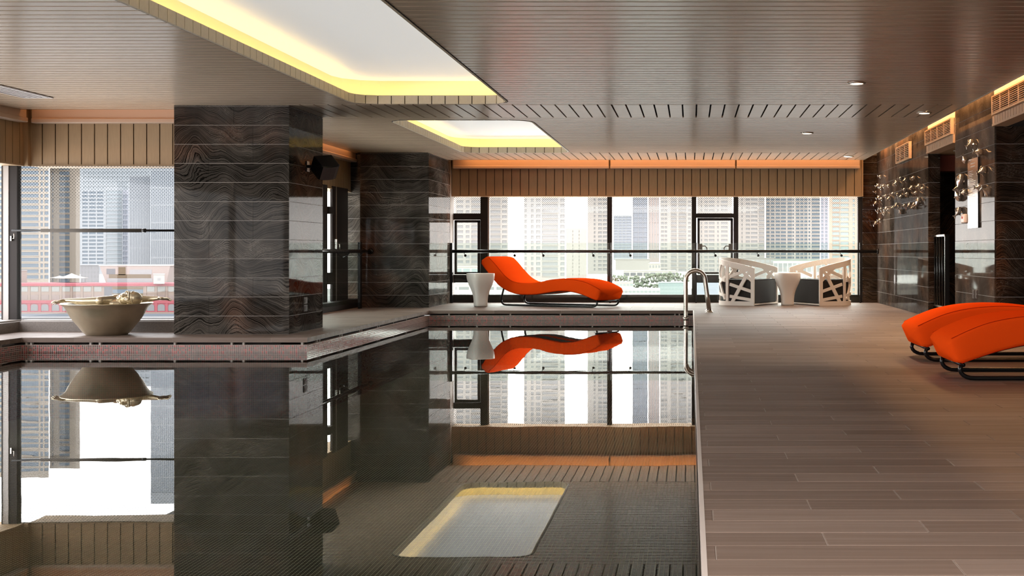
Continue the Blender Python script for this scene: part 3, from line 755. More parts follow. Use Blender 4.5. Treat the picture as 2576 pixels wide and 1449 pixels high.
q = MB(); q.lathe([(0, -.03), (.045, -.03), (.045, 0), (0, 0)], (3.31, 0, .912), 14, axis='x'); q.build('wall_flange', M['blackrail'], bal)
bal2 = tag(empty('glass_balustrade', (-5.28, 18, 0)), 'short glass balustrade with black handrail between the two marble piers', 'balustrade')
MB().box(-.006, .006, -2.55, 2.55, .10, 1.05).build('glass_panel', M['railglass'], bal2)
MB().box(-.02, .02, 2.55, 2.66, 0, 1.06).build('post', M['black'], bal2)
MB().box(-.02, .02, -2.55, -2.45, 0, 1.06).build('post', M['black'], bal2)
MB().tube([(.10, -2.5, .912), (.10, 2.92, .912)], .029, 12).build('handrail', M['blackrail'], bal2)
MB().ball((.10, 2.89, .912), .05, .05, .05).build('rail_end', M['blackrail'], bal2)
for yy in (-1.5, 0, 1.6, 2.4): MB().tube([(.10, yy, .89), (.06, yy, .84), (.01, yy - .02, .82)], .008, 6).build('bracket', M['black'], bal2)
gb = tag(empty('guard_bar', (-6.6, YL - .13, 1.144)), 'horizontal black bar with grey sleeve across the window behind the bronze bowl', 'bar')
MB().tube([(-1.1, 0, 0), (.95, 0, 0)], .013, 10).build('bar', M['black'], gb)
MB().tube([(PX(118, YL) + 6.6, 0, 0), (PX(378, YL) + 6.6, 0, 0)], .020, 12).build('sleeve', M['gauge'], gb)
MB().tube([(PX(370, YL) + 6.6, 0, 0), (PX(379, YL) + 6.6, 0, 0)], .022, 12).build('collar', M['black'], gb)

# ---- pool ladder rails --------------------------------------------------
def ladder_rail(y):
    pts = []
    xa, xb, zc_, r = -.077, .215, .475, .146
    pts += [(xa, y, -.75), (xa, y, -.5), (xa, y, 0), (xa, y, .30)]
    for i in range(13):
        a = math.pi - math.pi * i / 12
        pts.append(((xa + xb) / 2 + r * math.cos(a), y, zc_ + r * math.sin(a)))
    pts += [(xb + .03, y, .25), (xb + .062, y, .01)]
    return pts
lad = tag(empty('pool_ladder', (0, 19.5, 0)), 'curved stainless steel pool ladder rails arching over the deck edge', 'ladder')
for dy in (-.25, .25):
    rl = MB().tube(ladder_rail(dy), .032, 16).build('rail', M['steel'], lad)
    MB().lathe([(.032, .03), (.05, .012), (.062, .004), (.062, 0)], (.277, dy, 0), 20).build('flange', M['steel'], rl)
    MB().lathe([(.034, -.02), (.040, -.02), (.040, .03), (.034, .03)], (-.077, dy, -.10), 16).build('collar', M['steel'], rl)
for z in (-.35, -.62): MB().box(-.12, -.03, -.23, .23, z, z + .03).build('step', M['steel'], lad)

# ---- wave loungers -------------------------------------------------------
TH = math.atan2(-.95, 1.776); dirx = Vector((math.cos(TH), math.sin(TH)))
F1 = Vector((-3.27, 21.75))
def prof_pt(cx, cyy):
    px, py = 1150 + cx / 5.724, 620 + cyy / 5.724
    k = (px - VX) / F      # X = k*D ; F1.x + t dx = k (F1.y + t dy)
    t = (k * F1.y - F1.x) / (dirx.x - k * dirx.y)
    D = F1.y + t * dirx.y
    return t, PZ(py, D)
top = [prof_pt(*p) for p in ((445, 135), (540, 232), (620, 330), (700, 420), (790, 488), (890, 519), (990, 527), (1100, 524), (1200, 508), (1300, 487), (1400, 472), (1500, 466), (1600, 468), (1720, 480), (1850, 511), (1960, 558), (2090, 632))]
bot = [prof_pt(*p) for p in ((335, 215), (430, 345), (510, 450), (590, 542), (680, 612), (780, 661), (880, 688), (1000, 696), (1110, 694), (1220, 682), (1330, 664), (1440, 648), (1550, 644), (1670, 658), (1800, 695), (1920, 742), (2030, 790))]
CW = 0.72
def lounger_mesh():
    q = MB(); n = len(top); rc = .035; rings = []
    def resamp(pl, m):
        out = []
        for i in range(m):
            f = i * (len(pl) - 1) / (m - 1); k = min(int(f), len(pl) - 2); u = f - k
            p0, p1, p2, p3 = [Vector(pl[max(0, min(len(pl) - 1, j))]) for j in (k - 1, k, k + 1, k + 2)]
            out.append(.5 * ((2 * p1) + (p2 - p0) * u + (2 * p0 - 5 * p1 + 4 * p2 - p3) * u * u + (3 * p1 - p0 - 3 * p2 + p3) * u ** 3))
        return out
    m = 60; T = resamp(top, m); B = resamp(bot, m)
    vs_ = []; per = 0
    for i in range(m):
        a, b = T[i], B[i]; e = (a - b); L = e.length; e = e / L
        e_in = .0 
        if i in (0, m - 1): e_in = .022
        elif i in (1, m - 2): e_in = .004
        sec = []
        # rounded rectangle in (w, h)
        hw, hh = CW / 2 - e_in, L / 2 - e_in; r_ = .030
        for cxs, cys, a0 in ((hw - r_, hh - r_, 0), (-hw + r_, hh - r_, 90), (-hw + r_, -hh + r_, 180), (hw - r_, -hh + r_, 270)):
            for kk in range(4):
                aa = R(a0 + kk * 30); sec.append((cxs + r_ * math.cos(aa), cys + r_ * math.sin(aa)))
            if a0 in (0, 180):
                sgn = 1 if a0 == 0 else -1
                for f in (.5, 0, -.5): sec.append((sgn * f * (hw - r_) * 1.0, sgn * (hh + (.008 if 3 < i < m - 4 else .004) * (1 - f * f))))
        per = len(sec); mid = (a + b) / 2
        for w_, h_ in sec:
            p = mid + e * h_; vs_.append((p.x, w_, p.y))
    fs = [(i * per + k, i * per + (k + 1) % per, (i + 1) * per + (k + 1) % per, (i + 1) * per + k) for i in range(m - 1) for k in range(per)]
    for base, rev in ((0, False), ((m - 1) * per, True)):
        c = Vector((0, 0, 0))
        for k in range(per): c += Vector(vs_[base + k])
        c /= per
        t_dir = (T[0] - T[1]) if base == 0 else (T[-1] - T[-2]); t_dir.normalize()
        c += Vector((t_dir.x, 0, t_dir.y)) * .012
        vs_.append(tuple(c)); ci = len(vs_) - 1
        for k in range(per):
            tri = (base + k, base + (k + 1) % per, ci); fs.append(tri if rev else tri[::-1])
    q.add(vs_, fs, 0, True)
    pip = []
    for pl in (T, B):
        for s_ in (-1, 1):
            pip.append([(pl[i].x, s_ * (CW / 2 - .012), pl[i].y - (.006 if pl is T else -.006)) for i in range(1, m - 1)])
    return q, pip, T, B
lq, pip, LT, LB = lounger_mesh()
cush_me = lq.mesh('cushion', M['orange'])
pq = MB()
for p_ in pip: pq.tube(p_, .0032, 6, caps=True)
pip_me = pq.mesh('piping', M['orangedk'])
def arcpts(p0, c, p1, n=5):
    p0, c, p1 = Vector(p0), Vector(c), Vector(p1)
    return [tuple((1 - t) ** 2 * p0 + 2 * t * (1 - t) * c + t * t * p1) for t in [i / n for i in range(n + 1)]]
def loop_frame():
    fx = 1.99; hz = .016; r = .016
    hb = LB[8]
    headx, headz = 0.10, .33
    s = CW / 2 - .03
    q = MB()
    for sg in (-1, 1):
        y = sg * s
        pts = [(headx + .075, y, .375)] + [(headx + .02, y, .20)] + arcpts((headx, y, .11), (headx - .01, y, hz), (headx + .10, y, hz)) + arcpts((fx - .10, y, hz), (fx - .01, y, hz), (fx + .005, y, .075)) + [(fx - .005, y, .112)]
        q.tube(pts, r, 10)
    MB_ = q
    MB_.tube([(fx - .02, -s, .108), (fx - .02, s, .108)], r * .9, 10)
    MB_.tube([(headx + .06, -s, .335), (headx + .06, s, .335)], r * .9, 10)
    return MB_.mesh('tube_frame', M['black'])
frame_me = loop_frame()
# dark under-pan hugging the cushion bottom
q = MB(); vs_ = []
idx = range(6, 56)
for i in idx:
    p = LB[i]; vs_ += [(p.x, -CW / 2 + .05, p.y - .006), (p.x, CW / 2 - .05, p.y - .006), (p.x, CW / 2 - .05, p.y + .02), (p.x, -CW / 2 + .05, p.y + .02)]
fs = []
k_ = len(list(idx))
for i in range(k_ - 1):
    for a in range(4): fs.append((i * 4 + a, i * 4 + (a + 1) % 4, (i + 1) * 4 + (a + 1) % 4, (i + 1) * 4 + a))
q.add(vs_, fs); pan_me = q.mesh('seat_pan', M['cushion'])
def lounger(loc, rz, label):
    o = tag(empty('wave_lounger', loc, rz), label, 'lounger', 'orange wave loungers')
    c = put('cushion', cush_me, o); put('piping', pip_me, c); put('tube_frame', frame_me, o); put('seat_pan', pan_me, o)
    return o
mid = F1 + Vector((-dirx.y, dirx.x)) * (CW / 2 - .03)
lounger((mid.x, mid.y, 0), TH, 'orange wave-shaped lounger standing at the far end of the pool before the back window')
FOOT = 2.01
lounger((1.87 + FOOT, 9.38, 0), math.pi, 'orange wave-shaped lounger on the right, the nearer of the overlapping pair')
lounger((1.905 + FOOT, 10.91, 0), math.pi, 'orange wave-shaped lounger on the right, partly hidden behind the nearer one')

# ---- side tables ----------------------------------------------------------
def side_table(loc, rz, label):
    o = tag(empty('side_table', loc, rz), label, 'table', 'white flared side tables')
    prof = [(0.0, .49), (.03, .50), (.10, .505), (.17, .535), (.23, .60), (.29, .70), (.35, .82), (.40, .91), (.45, .97), (.50, .995), (.535, 1.0)]
    W = .205; q = MB(); n = 32; vs_ = []
    def sec(s, z, tw):
        out = []
        for k in range(n):
            a = 2 * math.pi * k / n + .001
            c_, s_ = math.cos(a), math.sin(a)
            ex = 5.0 - 1.2 * (z / .535)
            rr = 1.0 / ((abs(c_) ** ex + abs(s_) ** ex) ** (1 / ex))
            a2 = a + tw
            out.append((W * s * 1.0 * rr * math.cos(a2), W * s * rr * math.sin(a2), z))
        return out
    for z, s in prof: vs_ += sec(s, z, R(10) * (z / .535))
    m = len(prof); vs_ += sec(.985, .545, R(10)); vs_ += sec(.90, .5455, R(10)); vs_ += [(0, 0, .5455), (0, 0, 0)]
    fs = [(i * n + k, i * n + (k + 1) % n, (i + 1) * n + (k + 1) % n, (i + 1) * n + k) for i in range(m + 1) for k in range(n)]
    fs += [((m + 1) * n + k, (m + 1) * n + (k + 1) % n, (m + 2) * n) for k in range(n)] + [((k + 1) % n, k, (m + 2) * n + 1) for k in range(n)]
    q.add(vs_, fs, 0, True); b = q.build('body', M['white'], o)
    q = MB()
    for sx in (-1, 1):
        for sy in (-1, 1): q.lathe([(0, -.004), (.012, -.004), (.012, .003), (0, .003)], (sx * .06, sy * .06, 0), 8)
    q.build('glide', M['black'], o)
    return o
side_table((PX(1209, 21.35), 21.35, .004), R(24), 'glossy white flared side table beside the head of the far orange lounger')
side_table((PX(1981, 21.85), 21.85, .004), R(3), 'glossy white flared side table between the two lattice armchairs')

# ---- lattice armchairs ------------------------------------------------------
def armchair(loc, rz, label, mirror):
    o = tag(empty('lattice_armchair', loc, rz), label, 'armchair', 'white lattice tub armchairs')
    Wd, fr, bx0, rx = .485, .40, -.02, .40
    def path(s):   # s from 0 (front) to 1 (back middle) on +side; returns x, y, normal
        Ls = fr - bx0; La = math.pi / 2 * (Wd + rx) / 2; L = Ls + La; d = s * L
        if d < Ls: return fr - d, Wd, 0, 1
        a = (d - Ls) / La * math.pi / 2
        x, y = bx0 - rx * math.sin(a), Wd * math.cos(a)
        nx, ny = -math.sin(a) * Wd, math.cos(a) * rx; l_ = math.hypot(nx, ny)
        return x, y, nx / l_, ny / l_
    Ltot = (fr - bx0) + math.pi / 2 * (Wd + rx) / 2
    def ztop(x): t = min(1, max(0, (fr - x) / (fr - bx0 + rx))); return .63 + .175 * (t ** .8)
    q = MB(); cnt = [0]
    def strip(c1, c2, wd, side):
        th = .016 - .00022 * cnt[0]; cnt[0] = (cnt[0] + 1) % 32
        # c = (s metres, z); strip polygon between two points with width wd
        a, b = Vector(c1), Vector(c2); d = (b - a); L = d.length; d /= L; nn = Vector((-d.y, d.x)) * wd / 2
        k = max(1, int(L / .04)); vs_ = []
        for i in range(k + 1):
            p = a + d * L * i / k
            for sg in (1, -1):
                u = p + nn * sg; s = max(0, min(Ltot, u.x)) / Ltot; z = u.y
                x, y, nx, ny = path(s); z = max(.0, min(z, ztop(x)))
                for w_ in (th, -th): vs_.append((x + nx * w_, side * (y + ny * w_), z))
        fs = []
        for i in range(k):
            b0, b1 = i * 4, (i + 1) * 4
            fs += [(b0, b1, b1 + 2, b0 + 2), (b0 + 1, b0 + 3, b1 + 3, b1 + 1), (b0, b0 + 1, b1 + 1, b1), (b0 + 2, b1 + 2, b1 + 3, b0 + 3)]
        fs += [(0, 2, 3, 1), (k * 4, k * 4 + 1, k * 4 + 3, k * 4 + 2)]
        q.add(vs_, fs)
    def C(x, y):   # crop pixel (left chair near panel) -> (s, z)
        if x > 400: s = (760 - x) / 360 * .44
        else: s = .44 + (400 - x) / 195 * (Ltot - .44) * .78
        zt_ = .63 + (.10 * (760 - x) / 360 if x > 400 else .10 + (400 - x) / 195 * .06)
        base = 958; topy = 372 - (760 - x) * .30
        return (s, zt_ * (base - y) / (base - topy))
    for side in (1, -1):
        for c1, c2, wd in (((0.030, 0), (0.030, .70), .062), ((0, .035), (Ltot, .035), .075)): strip(c1, c2, wd, side)
        # top border follows the slope
        ss = [i * Ltot / 24 for i in range(25)]
        for i in range(24):
            xA = path(ss[i] / Ltot)[0]; xB = path(ss[i + 1] / Ltot)[0]
            strip((ss[i] - .004, ztop(xA) - .045), (ss[i + 1] + .004, ztop(xB) - .045), .095, side)
        S = [((372, 300), (372, 900), .055), ((395, 500), (700, 372), .05), ((440, 260), (720, 560), .055), ((430, 900), (650, 470), .06),
             ((395, 618), (720, 735), .05), ((395, 810), (720, 868), .05), ((600, 520), (720, 400), .045),
             ((350, 560), (225, 500), .05), ((355, 500), (250, 640), .045), ((270, 560), (350, 860), .045), ((230, 760), (350, 800), .05), ((235, 340), (290, 560), .05), ((300, 280), (250, 440), .045)]
        for a, b, wd in S: strip(C(*a), C(*b), wd, side)
        e = Ltot
        for a, b, wd in (((e - .16, .0), (e - .02, .62), .05), ((e - .02, .10), (e - .22, .40), .05), ((e - .30, .62), (e - .02, .30), .05), ((e - .005, .0), (e - .005, .75), .05)):
            strip(a, b, wd, side)
    sh = q.build('lattice_shell', M['whitematt'], o)
    # base plate + seat block
    n = 14
    def outline(ins, frx):
        pts = []
        for i in range(2 * n + 1):
            s = i / n if i <= n else 2 - i / n; sg = 1 if i <= n else -1
            x, y, nx, ny = path(s); pts.append((min(x - nx * ins, frx), sg * (y - ny * ins)))
        out = []
        for p in pts:
            if not out or (Vector(p) - Vector(out[-1])).length > 1e-3: out.append(p)
        return out
    MB().prism(outline(.01, .41)[::1], .012, .034).build('base_plate', M['whitematt'], o)
    cu = MB().prism(outline(.03, .385), .036, .43).build('seat_cushion', M['cushion'], o); bevel(cu, .02, 3)
    b2 = MB().prism([(x, y) for x, y in outline(.03, .385)], .431, .435).build('seat_seam', M['cushion'], o)
    q = MB()
    for sx, sy in ((.3, .4), (.3, -.4), (-.25, .3), (-.25, -.3)): q.lathe([(0, 0), (.02, 0), (.02, .013), (0, .013)], (sx, sy, 0), 10)
    q.build('foot', M['black'], o)
    return o
# left chair opens to the right and a little towards the camera
p1 = Vector((PX(1898, 21.67), 21.67)); p2 = Vector((1.50, 22.50)); c = (p1 + p2) / 2
dv = (p2 - p1).normalized(); fwd = Vector((dv.y, -dv.x)); ctr = c - fwd * .40
armchair((ctr.x, ctr.y - .09, 0), math.atan2(fwd.y, fwd.x), 'white lattice tub armchair with black cushion, left of the white side table', False)
p1 = Vector((PX(2058, 21.67), 21.67)); p2 = Vector((1.72, 22.50)); c = (p1 + p2) / 2
dv = (p2 - p1).normalized(); fwd = Vector((-dv.y, dv.x)); ctr = c - fwd * .40
armchair((ctr.x, ctr.y - .09, 0), math.atan2(fwd.y, fwd.x), 'white lattice tub armchair with black cushion, right of the white side table', True)

# ---- bronze bowl with swimmer ------------------------------------------------
BO = (PX(269, 14.06), 14.06, 0)
bowl = tag(empty('swimmer_bowl_sculpture', BO), 'champagne bronze bowl sculpture with a swimmer in goggles and stretched arms', 'sculpture')
prof = [(0.0, 0), (.205, 0), (.212, .006), (.243, .035), (.283, .090), (.327, .145), (.365, .200), (.391, .250), (.412, .290), (.432, .315), (.462, .334), (.470, .340), (.466, .347), (.445, .338), (.415, .318), (.395, .29), (.33, .27), (0, .27)]
MB().lathe(prof, (0, 0, 0), 96).build('bowl', M['champagne'], bowl)
q = MB(); q.lathe([(0, .318), (.10, .320), (.2, .316), (.3, .321), (.36, .317), (.414, .318)], (0, 0, 0), 48); q.build('water_surface', M['champagne'], bowl)
def capsule(q, p0, p1, r0, r1, n=14, ease=4):
    p0, p1 = Vector(p0), Vector(p1)
    q.tube([p0.lerp(p1, i / ease) for i in range(ease + 1)], [r0 + (r1 - r0) * i / ease for i in range(ease + 1)], n)
    q.ball(p0, r0, r0, r0, 14, 8); q.ball(p1, r1, r1, r1, 14, 8)
q = MB()
K = 14.06 / F / 8.05
def SP(cx, cyy, dy=0): return ((cx / 8.05 + 130 - 269) * 14.06 / F, dy, EYE - (700 + cyy / 8.05 - VY) * (14.06 + dy) / F)
yf = -.17
# torso rising from the bowl
ls, rs = Vector(SP(1080, 455, -.13)), Vector(SP(1500, 430, .14))
chest = Vector(SP(1250, 470, .06))
q.ball(chest + Vector((0, .02, -.02)), .17, .16, .065, 18, 10)
capsule(q, ls, chest, .045, .07); capsule(q, rs, chest, .05, .07)
capsule(q, chest, chest + Vector((-.02, .16, -.05)), .08, .09)
q.ball(ls, .052, .048, .045, 14, 8)
# left arm: shoulder, elbow, wrist
el, wr_ = Vector(SP(760, 462, -.15)), Vector(SP(440, 450, -.16))
capsule(q, ls, el, .043, .034); capsule(q, el, wr_, .034, .022); q.ball(el + Vector((-.05, 0, 0)), .06, .033, .034, 12, 8)
def hand(q, w_, d, up, side, k=1.0):
    d, up, side = Vector(d).normalized(), Vector(up).normalized(), Vector(side).normalized()
    pc = w_ + d * .045 * k
    rot = Matrix((d, side, up)).transposed()
    q.ball(pc, .052 * k, .040 * k, .016 * k, 14, 8, rot=rot)
    for i, (sp_, ln) in enumerate(((-.027, .060), (-.009, .072), (.009, .068), (.026, .052))):
        b0 = w_ + d * .080 * k + side * sp_ * k
        b1 = b0 + (d * .5 + side * sp_ * 2.2).normalized() * ln * .55 * k + up * -.003 * (i - 1)
        b2 = b1 + (d + side * sp_ * 3 - up * .25).normalized() * ln * .45 * k
        capsule(q, b0, b1, .0088 * k, .0078 * k, 8, 2); capsule(q, b1, b2, .0078 * k, .0062 * k, 8, 2)
    t0 = w_ + d * .02 * k - side * .030 * k
    t1 = t0 + (d * .6 - side * .9 - up * .3).normalized() * .035 * k; t2 = t1 + (d * .9 - side * .35 - up * .3).normalized() * .028 * k
    capsule(q, t0, t1, .011 * k, .009 * k, 8, 2); capsule(q, t1, t2, .009 * k, .0068 * k, 8, 2)
hand(q, wr_, (-1, -.02, -.16), (0.1, .3, 1), (0, 1, -.3), 1.02)
# right arm (behind the head)
er, wr2 = Vector(SP(1780, 420, .16)), Vector(SP(2040, 405, .15))
capsule(q, rs, er, .046, .036); capsule(q, er, wr2, .035, .022); q.ball(er + Vector((.04, 0, 0)), .055, .034, .034, 12, 8)
hand(q, wr2, (1, -.05, -.06), (0, .35, 1), (0, 1, -.35), 1.0)
# head: chin left, crown right, face turned to the camera
hc = Vector(SP(1570, 405, .0)); hax = Vector((.97, 0, .14)).normalized(); fd = Vector((-.12, -.90, .42)).normalized(); fd = (fd - hax * fd.dot(hax)).normalized(); sd = hax.cross(fd)
Hm = Matrix((hax, fd, sd)).transposed()
def HP(u, f, s): return hc + Hm @ Vector((u, f, s))
q.ball(HP(.035, -.025, 0), .092, .092, .076, 24, 16, rot=Hm)       # skull with cap
q.ball(HP(-.03, .012, 0), .085, .068, .064, 22, 14, rot=Hm)        # face
q.ball(HP(-.098, .038, 0), .026, .026, .030, 14, 10, rot=Hm)       # chin
q.ball(HP(-.072, -.01, 0), .045, .050, .056, 14, 10, rot=Hm)       # jaw
capsule(q, HP(.005, .078, 0), HP(-.030, .096, 0), .010, .014, 10, 3)  # nose
q.ball(HP(-.033, .088, .013), .009, .009, .008, 8, 6); q.ball(HP(-.033, .088, -.013), .009, .009, .008, 8, 6)
q.ball(HP(-.058, .074, 0), .007, .014, .024, 12, 8, rot=Hm); q.ball(HP(-.070, .071, 0), .008, .014, .021, 12, 8, rot=Hm)   # lips
q.ball(HP(.026, .060, 0), .012, .018, .050, 12, 8, rot=Hm)         # brow
q.ball(HP(-.01, -.02, .074), .028, .018, .010, 10, 8, rot=Hm); q.ball(HP(-.01, -.02, -.074), .028, .018, .010, 10, 8, rot=Hm)  # ears
capsule(q, HP(-.075, -.04, .0), chest + Vector((.10, 0, .01)), .055, .06)
fig = q.build('swimmer', M['champagne'], bowl)
rm = fig.modifiers.new('remesh', 'REMESH'); rm.mode = 'VOXEL'; rm.voxel_size = .0042; rm.use_smooth_shade = True
smo = fig.modifiers.new('smooth', 'SMOOTH'); smo.factor = .5; smo.iterations = 3
# goggles and cap edge as children of the figure
q = MB()
for s_ in (-1, 1):
    ring_ = [tuple(HP(.004 + .021 * math.cos(a), .066 + .012 * math.cos(a) * 0 + .006 - .004 * abs(math.sin(a)), s_ * .031 + .026 * math.sin(a))) for a in [2 * math.pi * k / 18 for k in range(18)]]
    q.tube(ring_, .0045, 6, closed=True)
    q.ball(HP(.004, .066, s_ * .031), .018, .010, .022, 14, 8, rot=Hm)
q.tube([tuple(HP(.004, .076, -.006)), tuple(HP(.004, .076, .006))], .004, 6)
for s_ in (-1, 1): q.tube([tuple(HP(.006, .060, s_ * .056)), tuple(HP(.012, .035, s_ * .069)), tuple(HP(.02, -.01, s_ * .079)), tuple(HP(.03, -.06, s_ * .070))], .004, 6)
q.build('goggles', M['champagne'], fig)
q = MB(); q.tube([tuple(HP(.050 - .055 * max(0, -math.cos(a)) * .6, -.015 + .081 * math.cos(a), .078 * math.sin(a))) for a in [2 * math.pi * k / 32 for k in range(32)]], .0035, 6, closed=True); q.build('cap_edge', M['champagne'], fig)

# ---- loudspeaker --------------------------------------------------------------
spk = tag(empty('loudspeaker', (-4.395, 14.80, 1.88)), 'black angular loudspeaker tilted on a bracket on the near marble pier', 'loudspeaker')
MB().tube([(0, 0, 0), (.05, 0, .0), (.11, 0, -.01)], .018, 10).build('bracket_arm', M['black'], spk)
MB().box(0, .012, -.05, .05, -.06, .06).build('wall_plate', M['black'], spk)
q = MB(); w_, h_, d_ = .115, .095, .10
pts = [(-d_, -w_), (d_, -w_)] + [(d_ + .035 * math.cos(R(a)), w_ * math.sin(R(a)) / math.sin(R(75))) for a in (-60, -30, 0, 30, 60)] + [(d_, w_), (-d_, w_)]
q.prism(pts, -h_, h_)
b = q.build('cabinet', M['black'], spk, (.20, 0, -.005)); b.rotation_euler = (R(8), R(38), R(-40)); bevel(b, .010, 3)
M['spkgrille'] = pbsdf('speaker_grille', (.10, .075, .078), .5)
gq = MB(); gp = [(d_ + .004, -w_ + .006)] + [(d_ + .041 * math.cos(R(a)), (w_ - .004) * math.sin(R(a)) / math.sin(R(75))) for a in (-60, -30, 0, 30, 60)] + [(d_ + .004, w_ - .006)]
gq.prism(gp, -h_ + .010, h_ - .010); gq.build('front_grille', M['spkgrille'], b)

# ---- switches, sockets, phone, plaque -------------------------------------------
def plate(kind, x, y, z, w_, h_, label, name='switch_plate', m_='plate', n=1):
    o = tag(empty(name, (x, y, z)), label, 'switch')
    s = -1
    q = MB(); q.box(*( (-.004, .008) if kind == 'c' else (-.010, .002)), -w_ / 2, w_ / 2, -h_ / 2, h_ / 2); bevel(q.build('plate', M[m_], o), .002)
    xo = .010 if kind == 'c' else -.012
    for i in range(n):
        zc_ = (i - (n - 1) / 2) * h_ / n
        MB().box(min(xo - .003, xo + .003), max(xo - .003, xo + .003), -w_ * .3, w_ * .3, zc_ - h_ * .3 / n, zc_ + h_ * .3 / n).build('rocker', M['plate'], o)
    return o
plate('c', -4.395, 14.72, PZ(756, 14.72), .13, .075, 'upper dark socket plate low on the side of the near marble pier', 'socket_plate', n=1)
plate('c', -4.395, 14.72, PZ(775, 14.72), .13, .075, 'lower dark socket plate low on the side of the near marble pier', 'socket_plate', n=1)
plate('r', XR, 15.10, PZ(740, 15.1), .11, .10, 'dark switch plate low on the marble wall, farther of the two under the steel plaque', n=2)
plate('r', XR, 14.95, PZ(740, 14.95), .09, .10, 'dark switch plate low on the marble wall, nearer of the two under the steel plaque', n=2)
pl = tag(empty('rules_plaque', (XR - .012, 14.98, 0)), 'tall brushed steel plaque with lines of lettering among the steel fish', 'plaque')
z0p, z1p = PZ(573, 14.9), PZ(396, 14.9)
y0p, y1p = F * XR / (2464 - VX), F * XR / (2438 - VX)
MB().box(-.006, .006, y0p - 14.98, y1p - 14.98, z0p, z1p).build('panel', M['plaque'], pl)
MB().box(-.008, .010, y0p - 14.98 - .012, y0p - 14.98, z0p, z1p).build('side_edge', M['black'], pl)
q = MB(); rr = random.Random(4); zt_ = z1p - .05; wdt = (y1p - y0p)
for i in range(2):
    q.box(-.0075, -.006, y0p - 14.98 + wdt * .3, y0p - 14.98 + wdt * .7, zt_ - .012, zt_); zt_ -= .035
zt_ -= .02
for i in range(21):
    L = rr.uniform(.35, .85); q.box(-.0075, -.006, y1p - 14.98 - .05 - wdt * L * .85, y1p - 14.98 - .05, zt_ - .006, zt_)
    zt_ -= .018 if i % 3 else .024
q.build('lettering', M['plaquetext'], pl)
ph = tag(empty('wall_handset', (XR, F * XR / (2431 - VX), PZ(550, 15.5))), 'small pinkish white handset box beside the steel plaque', 'handset')
bevel(MB().box(-.05, 0, -.09, .09, -.055, .055).build('case', M['phone'], ph), .015, 3); MB().box(-.030, 0, .09, .15, -.05, .05).build('bracket', M['black'], ph)
MB().box(-.053, -.050, -.02, .02, .0, .025).build('button', M['orangedk'], ph)

# ---- railing in the opening --------------------------------------------------------
rg = tag(empty('stair_railing', (3.40, 17.63, 0)), 'black vertical-bar stair railing in the opening of the marble wall', 'railing')
for i in range(5): MB().tube([(0, -.36 + i * .18, .17), (0, -.36 + i * .18, 1.12)], .014, 8).build('baluster', M['black'], rg)
MB().box(-.02, .02, -.39, .39, 1.11, 1.135).build('top_rail', M['steel'], rg); MB().box(-.02, .02, -.39, .39, .15, .172).build('bottom_rail', M['steel'], rg)
MB().box(-.012, .05, -.40, -.37, .0, 1.135).build('end_post', M['black'], rg); MB().box(-.02, .02, .37, .39, 0, .15).build('end_post', M['black'], rg)

# ---- steel fish ----------------------------------------------------------------------
def fish_mesh():
    q = MB(); prof = [(-.55, .05), (-.42, .10), (-.28, .19), (-.12, .28), (.08, .31), (.25, .27), (.38, .18), (.46, .09), (.50, .0)]
    n = 12; vs_ = []
    for x, r in prof:
        for k in range(n):
            a = 2 * math.pi * k / n; vs_.append((x, r * .78 * math.cos(a), r * math.sin(a) * (1.15 if math.sin(a) > 0 else 1.0)))
    fs = [(i * n + k, (i + 1) * n + k, (i + 1) * n + (k + 1) % n, i * n + (k + 1) % n) for i in range(len(prof) - 1) for k in range(n)]
    q.add(vs_, fs, 0, True)
    def fin(pts, t=.018):
        m = len(pts); v = [(x, -t + y, z) for x, y, z in pts] + [(x, t + y, z) for x, y, z in pts]
        q.add(v, [tuple(range(m)), tuple(range(2 * m - 1, m - 1, -1))] + [(i, m + i, m + (i + 1) % m, (i + 1) % m) for i in range(m)])
    fin([(-.46, 0, .03), (-.80, 0, .24), (-.72, 0, .04), (-.80, 0, -.22), (-.46, 0, -.03)])
    fin([(.18, 0, .28), (-.02, 0, .46), (-.22, 0, .40), (-.20, 0, .24)])
    fin([(.05, 0, -.26), (-.10, 0, -.42), (-.18, 0, -.24)])
    for s_ in (-1, 1):
        q.add([(.16, s_ * .2, -.08), (.0, s_ * .36, -.20), (-.08, s_ * .22, -.12), (.04, s_ * .22, -.05)], [(0, 1, 2, 3)])
        q.ball((.36, s_ * .11, .07), .035, .03, .035, 8, 6)
    return q.mesh('fish_body', M['chrome'])
fm = fish_mesh(); pinm = MB().tube([(0, 0, 0), (1, 0, 0)], .06, 6).mesh('wall_pin', M['steel'])
def fish(px, py, size, ang, label, group, yaw=35, stand=.045):
    X = XR - stand; D = F * X / (px - VX); z = PZ(py, D)
    o = tag(empty('fish_sculpture', (X, D, z)), label, 'fish', group)
    b = put('fish_body', fm, o); b.scale = (size,) * 3
    # facing right in the picture, pitched by ang, turned a little to the wall
    b.rotation_euler = (0, R(ang), R(yaw))
    p = put('wall_pin', pinm, o); p.scale = (stand, .1, .1)
G1 = 'small steel fish in the far shoal'
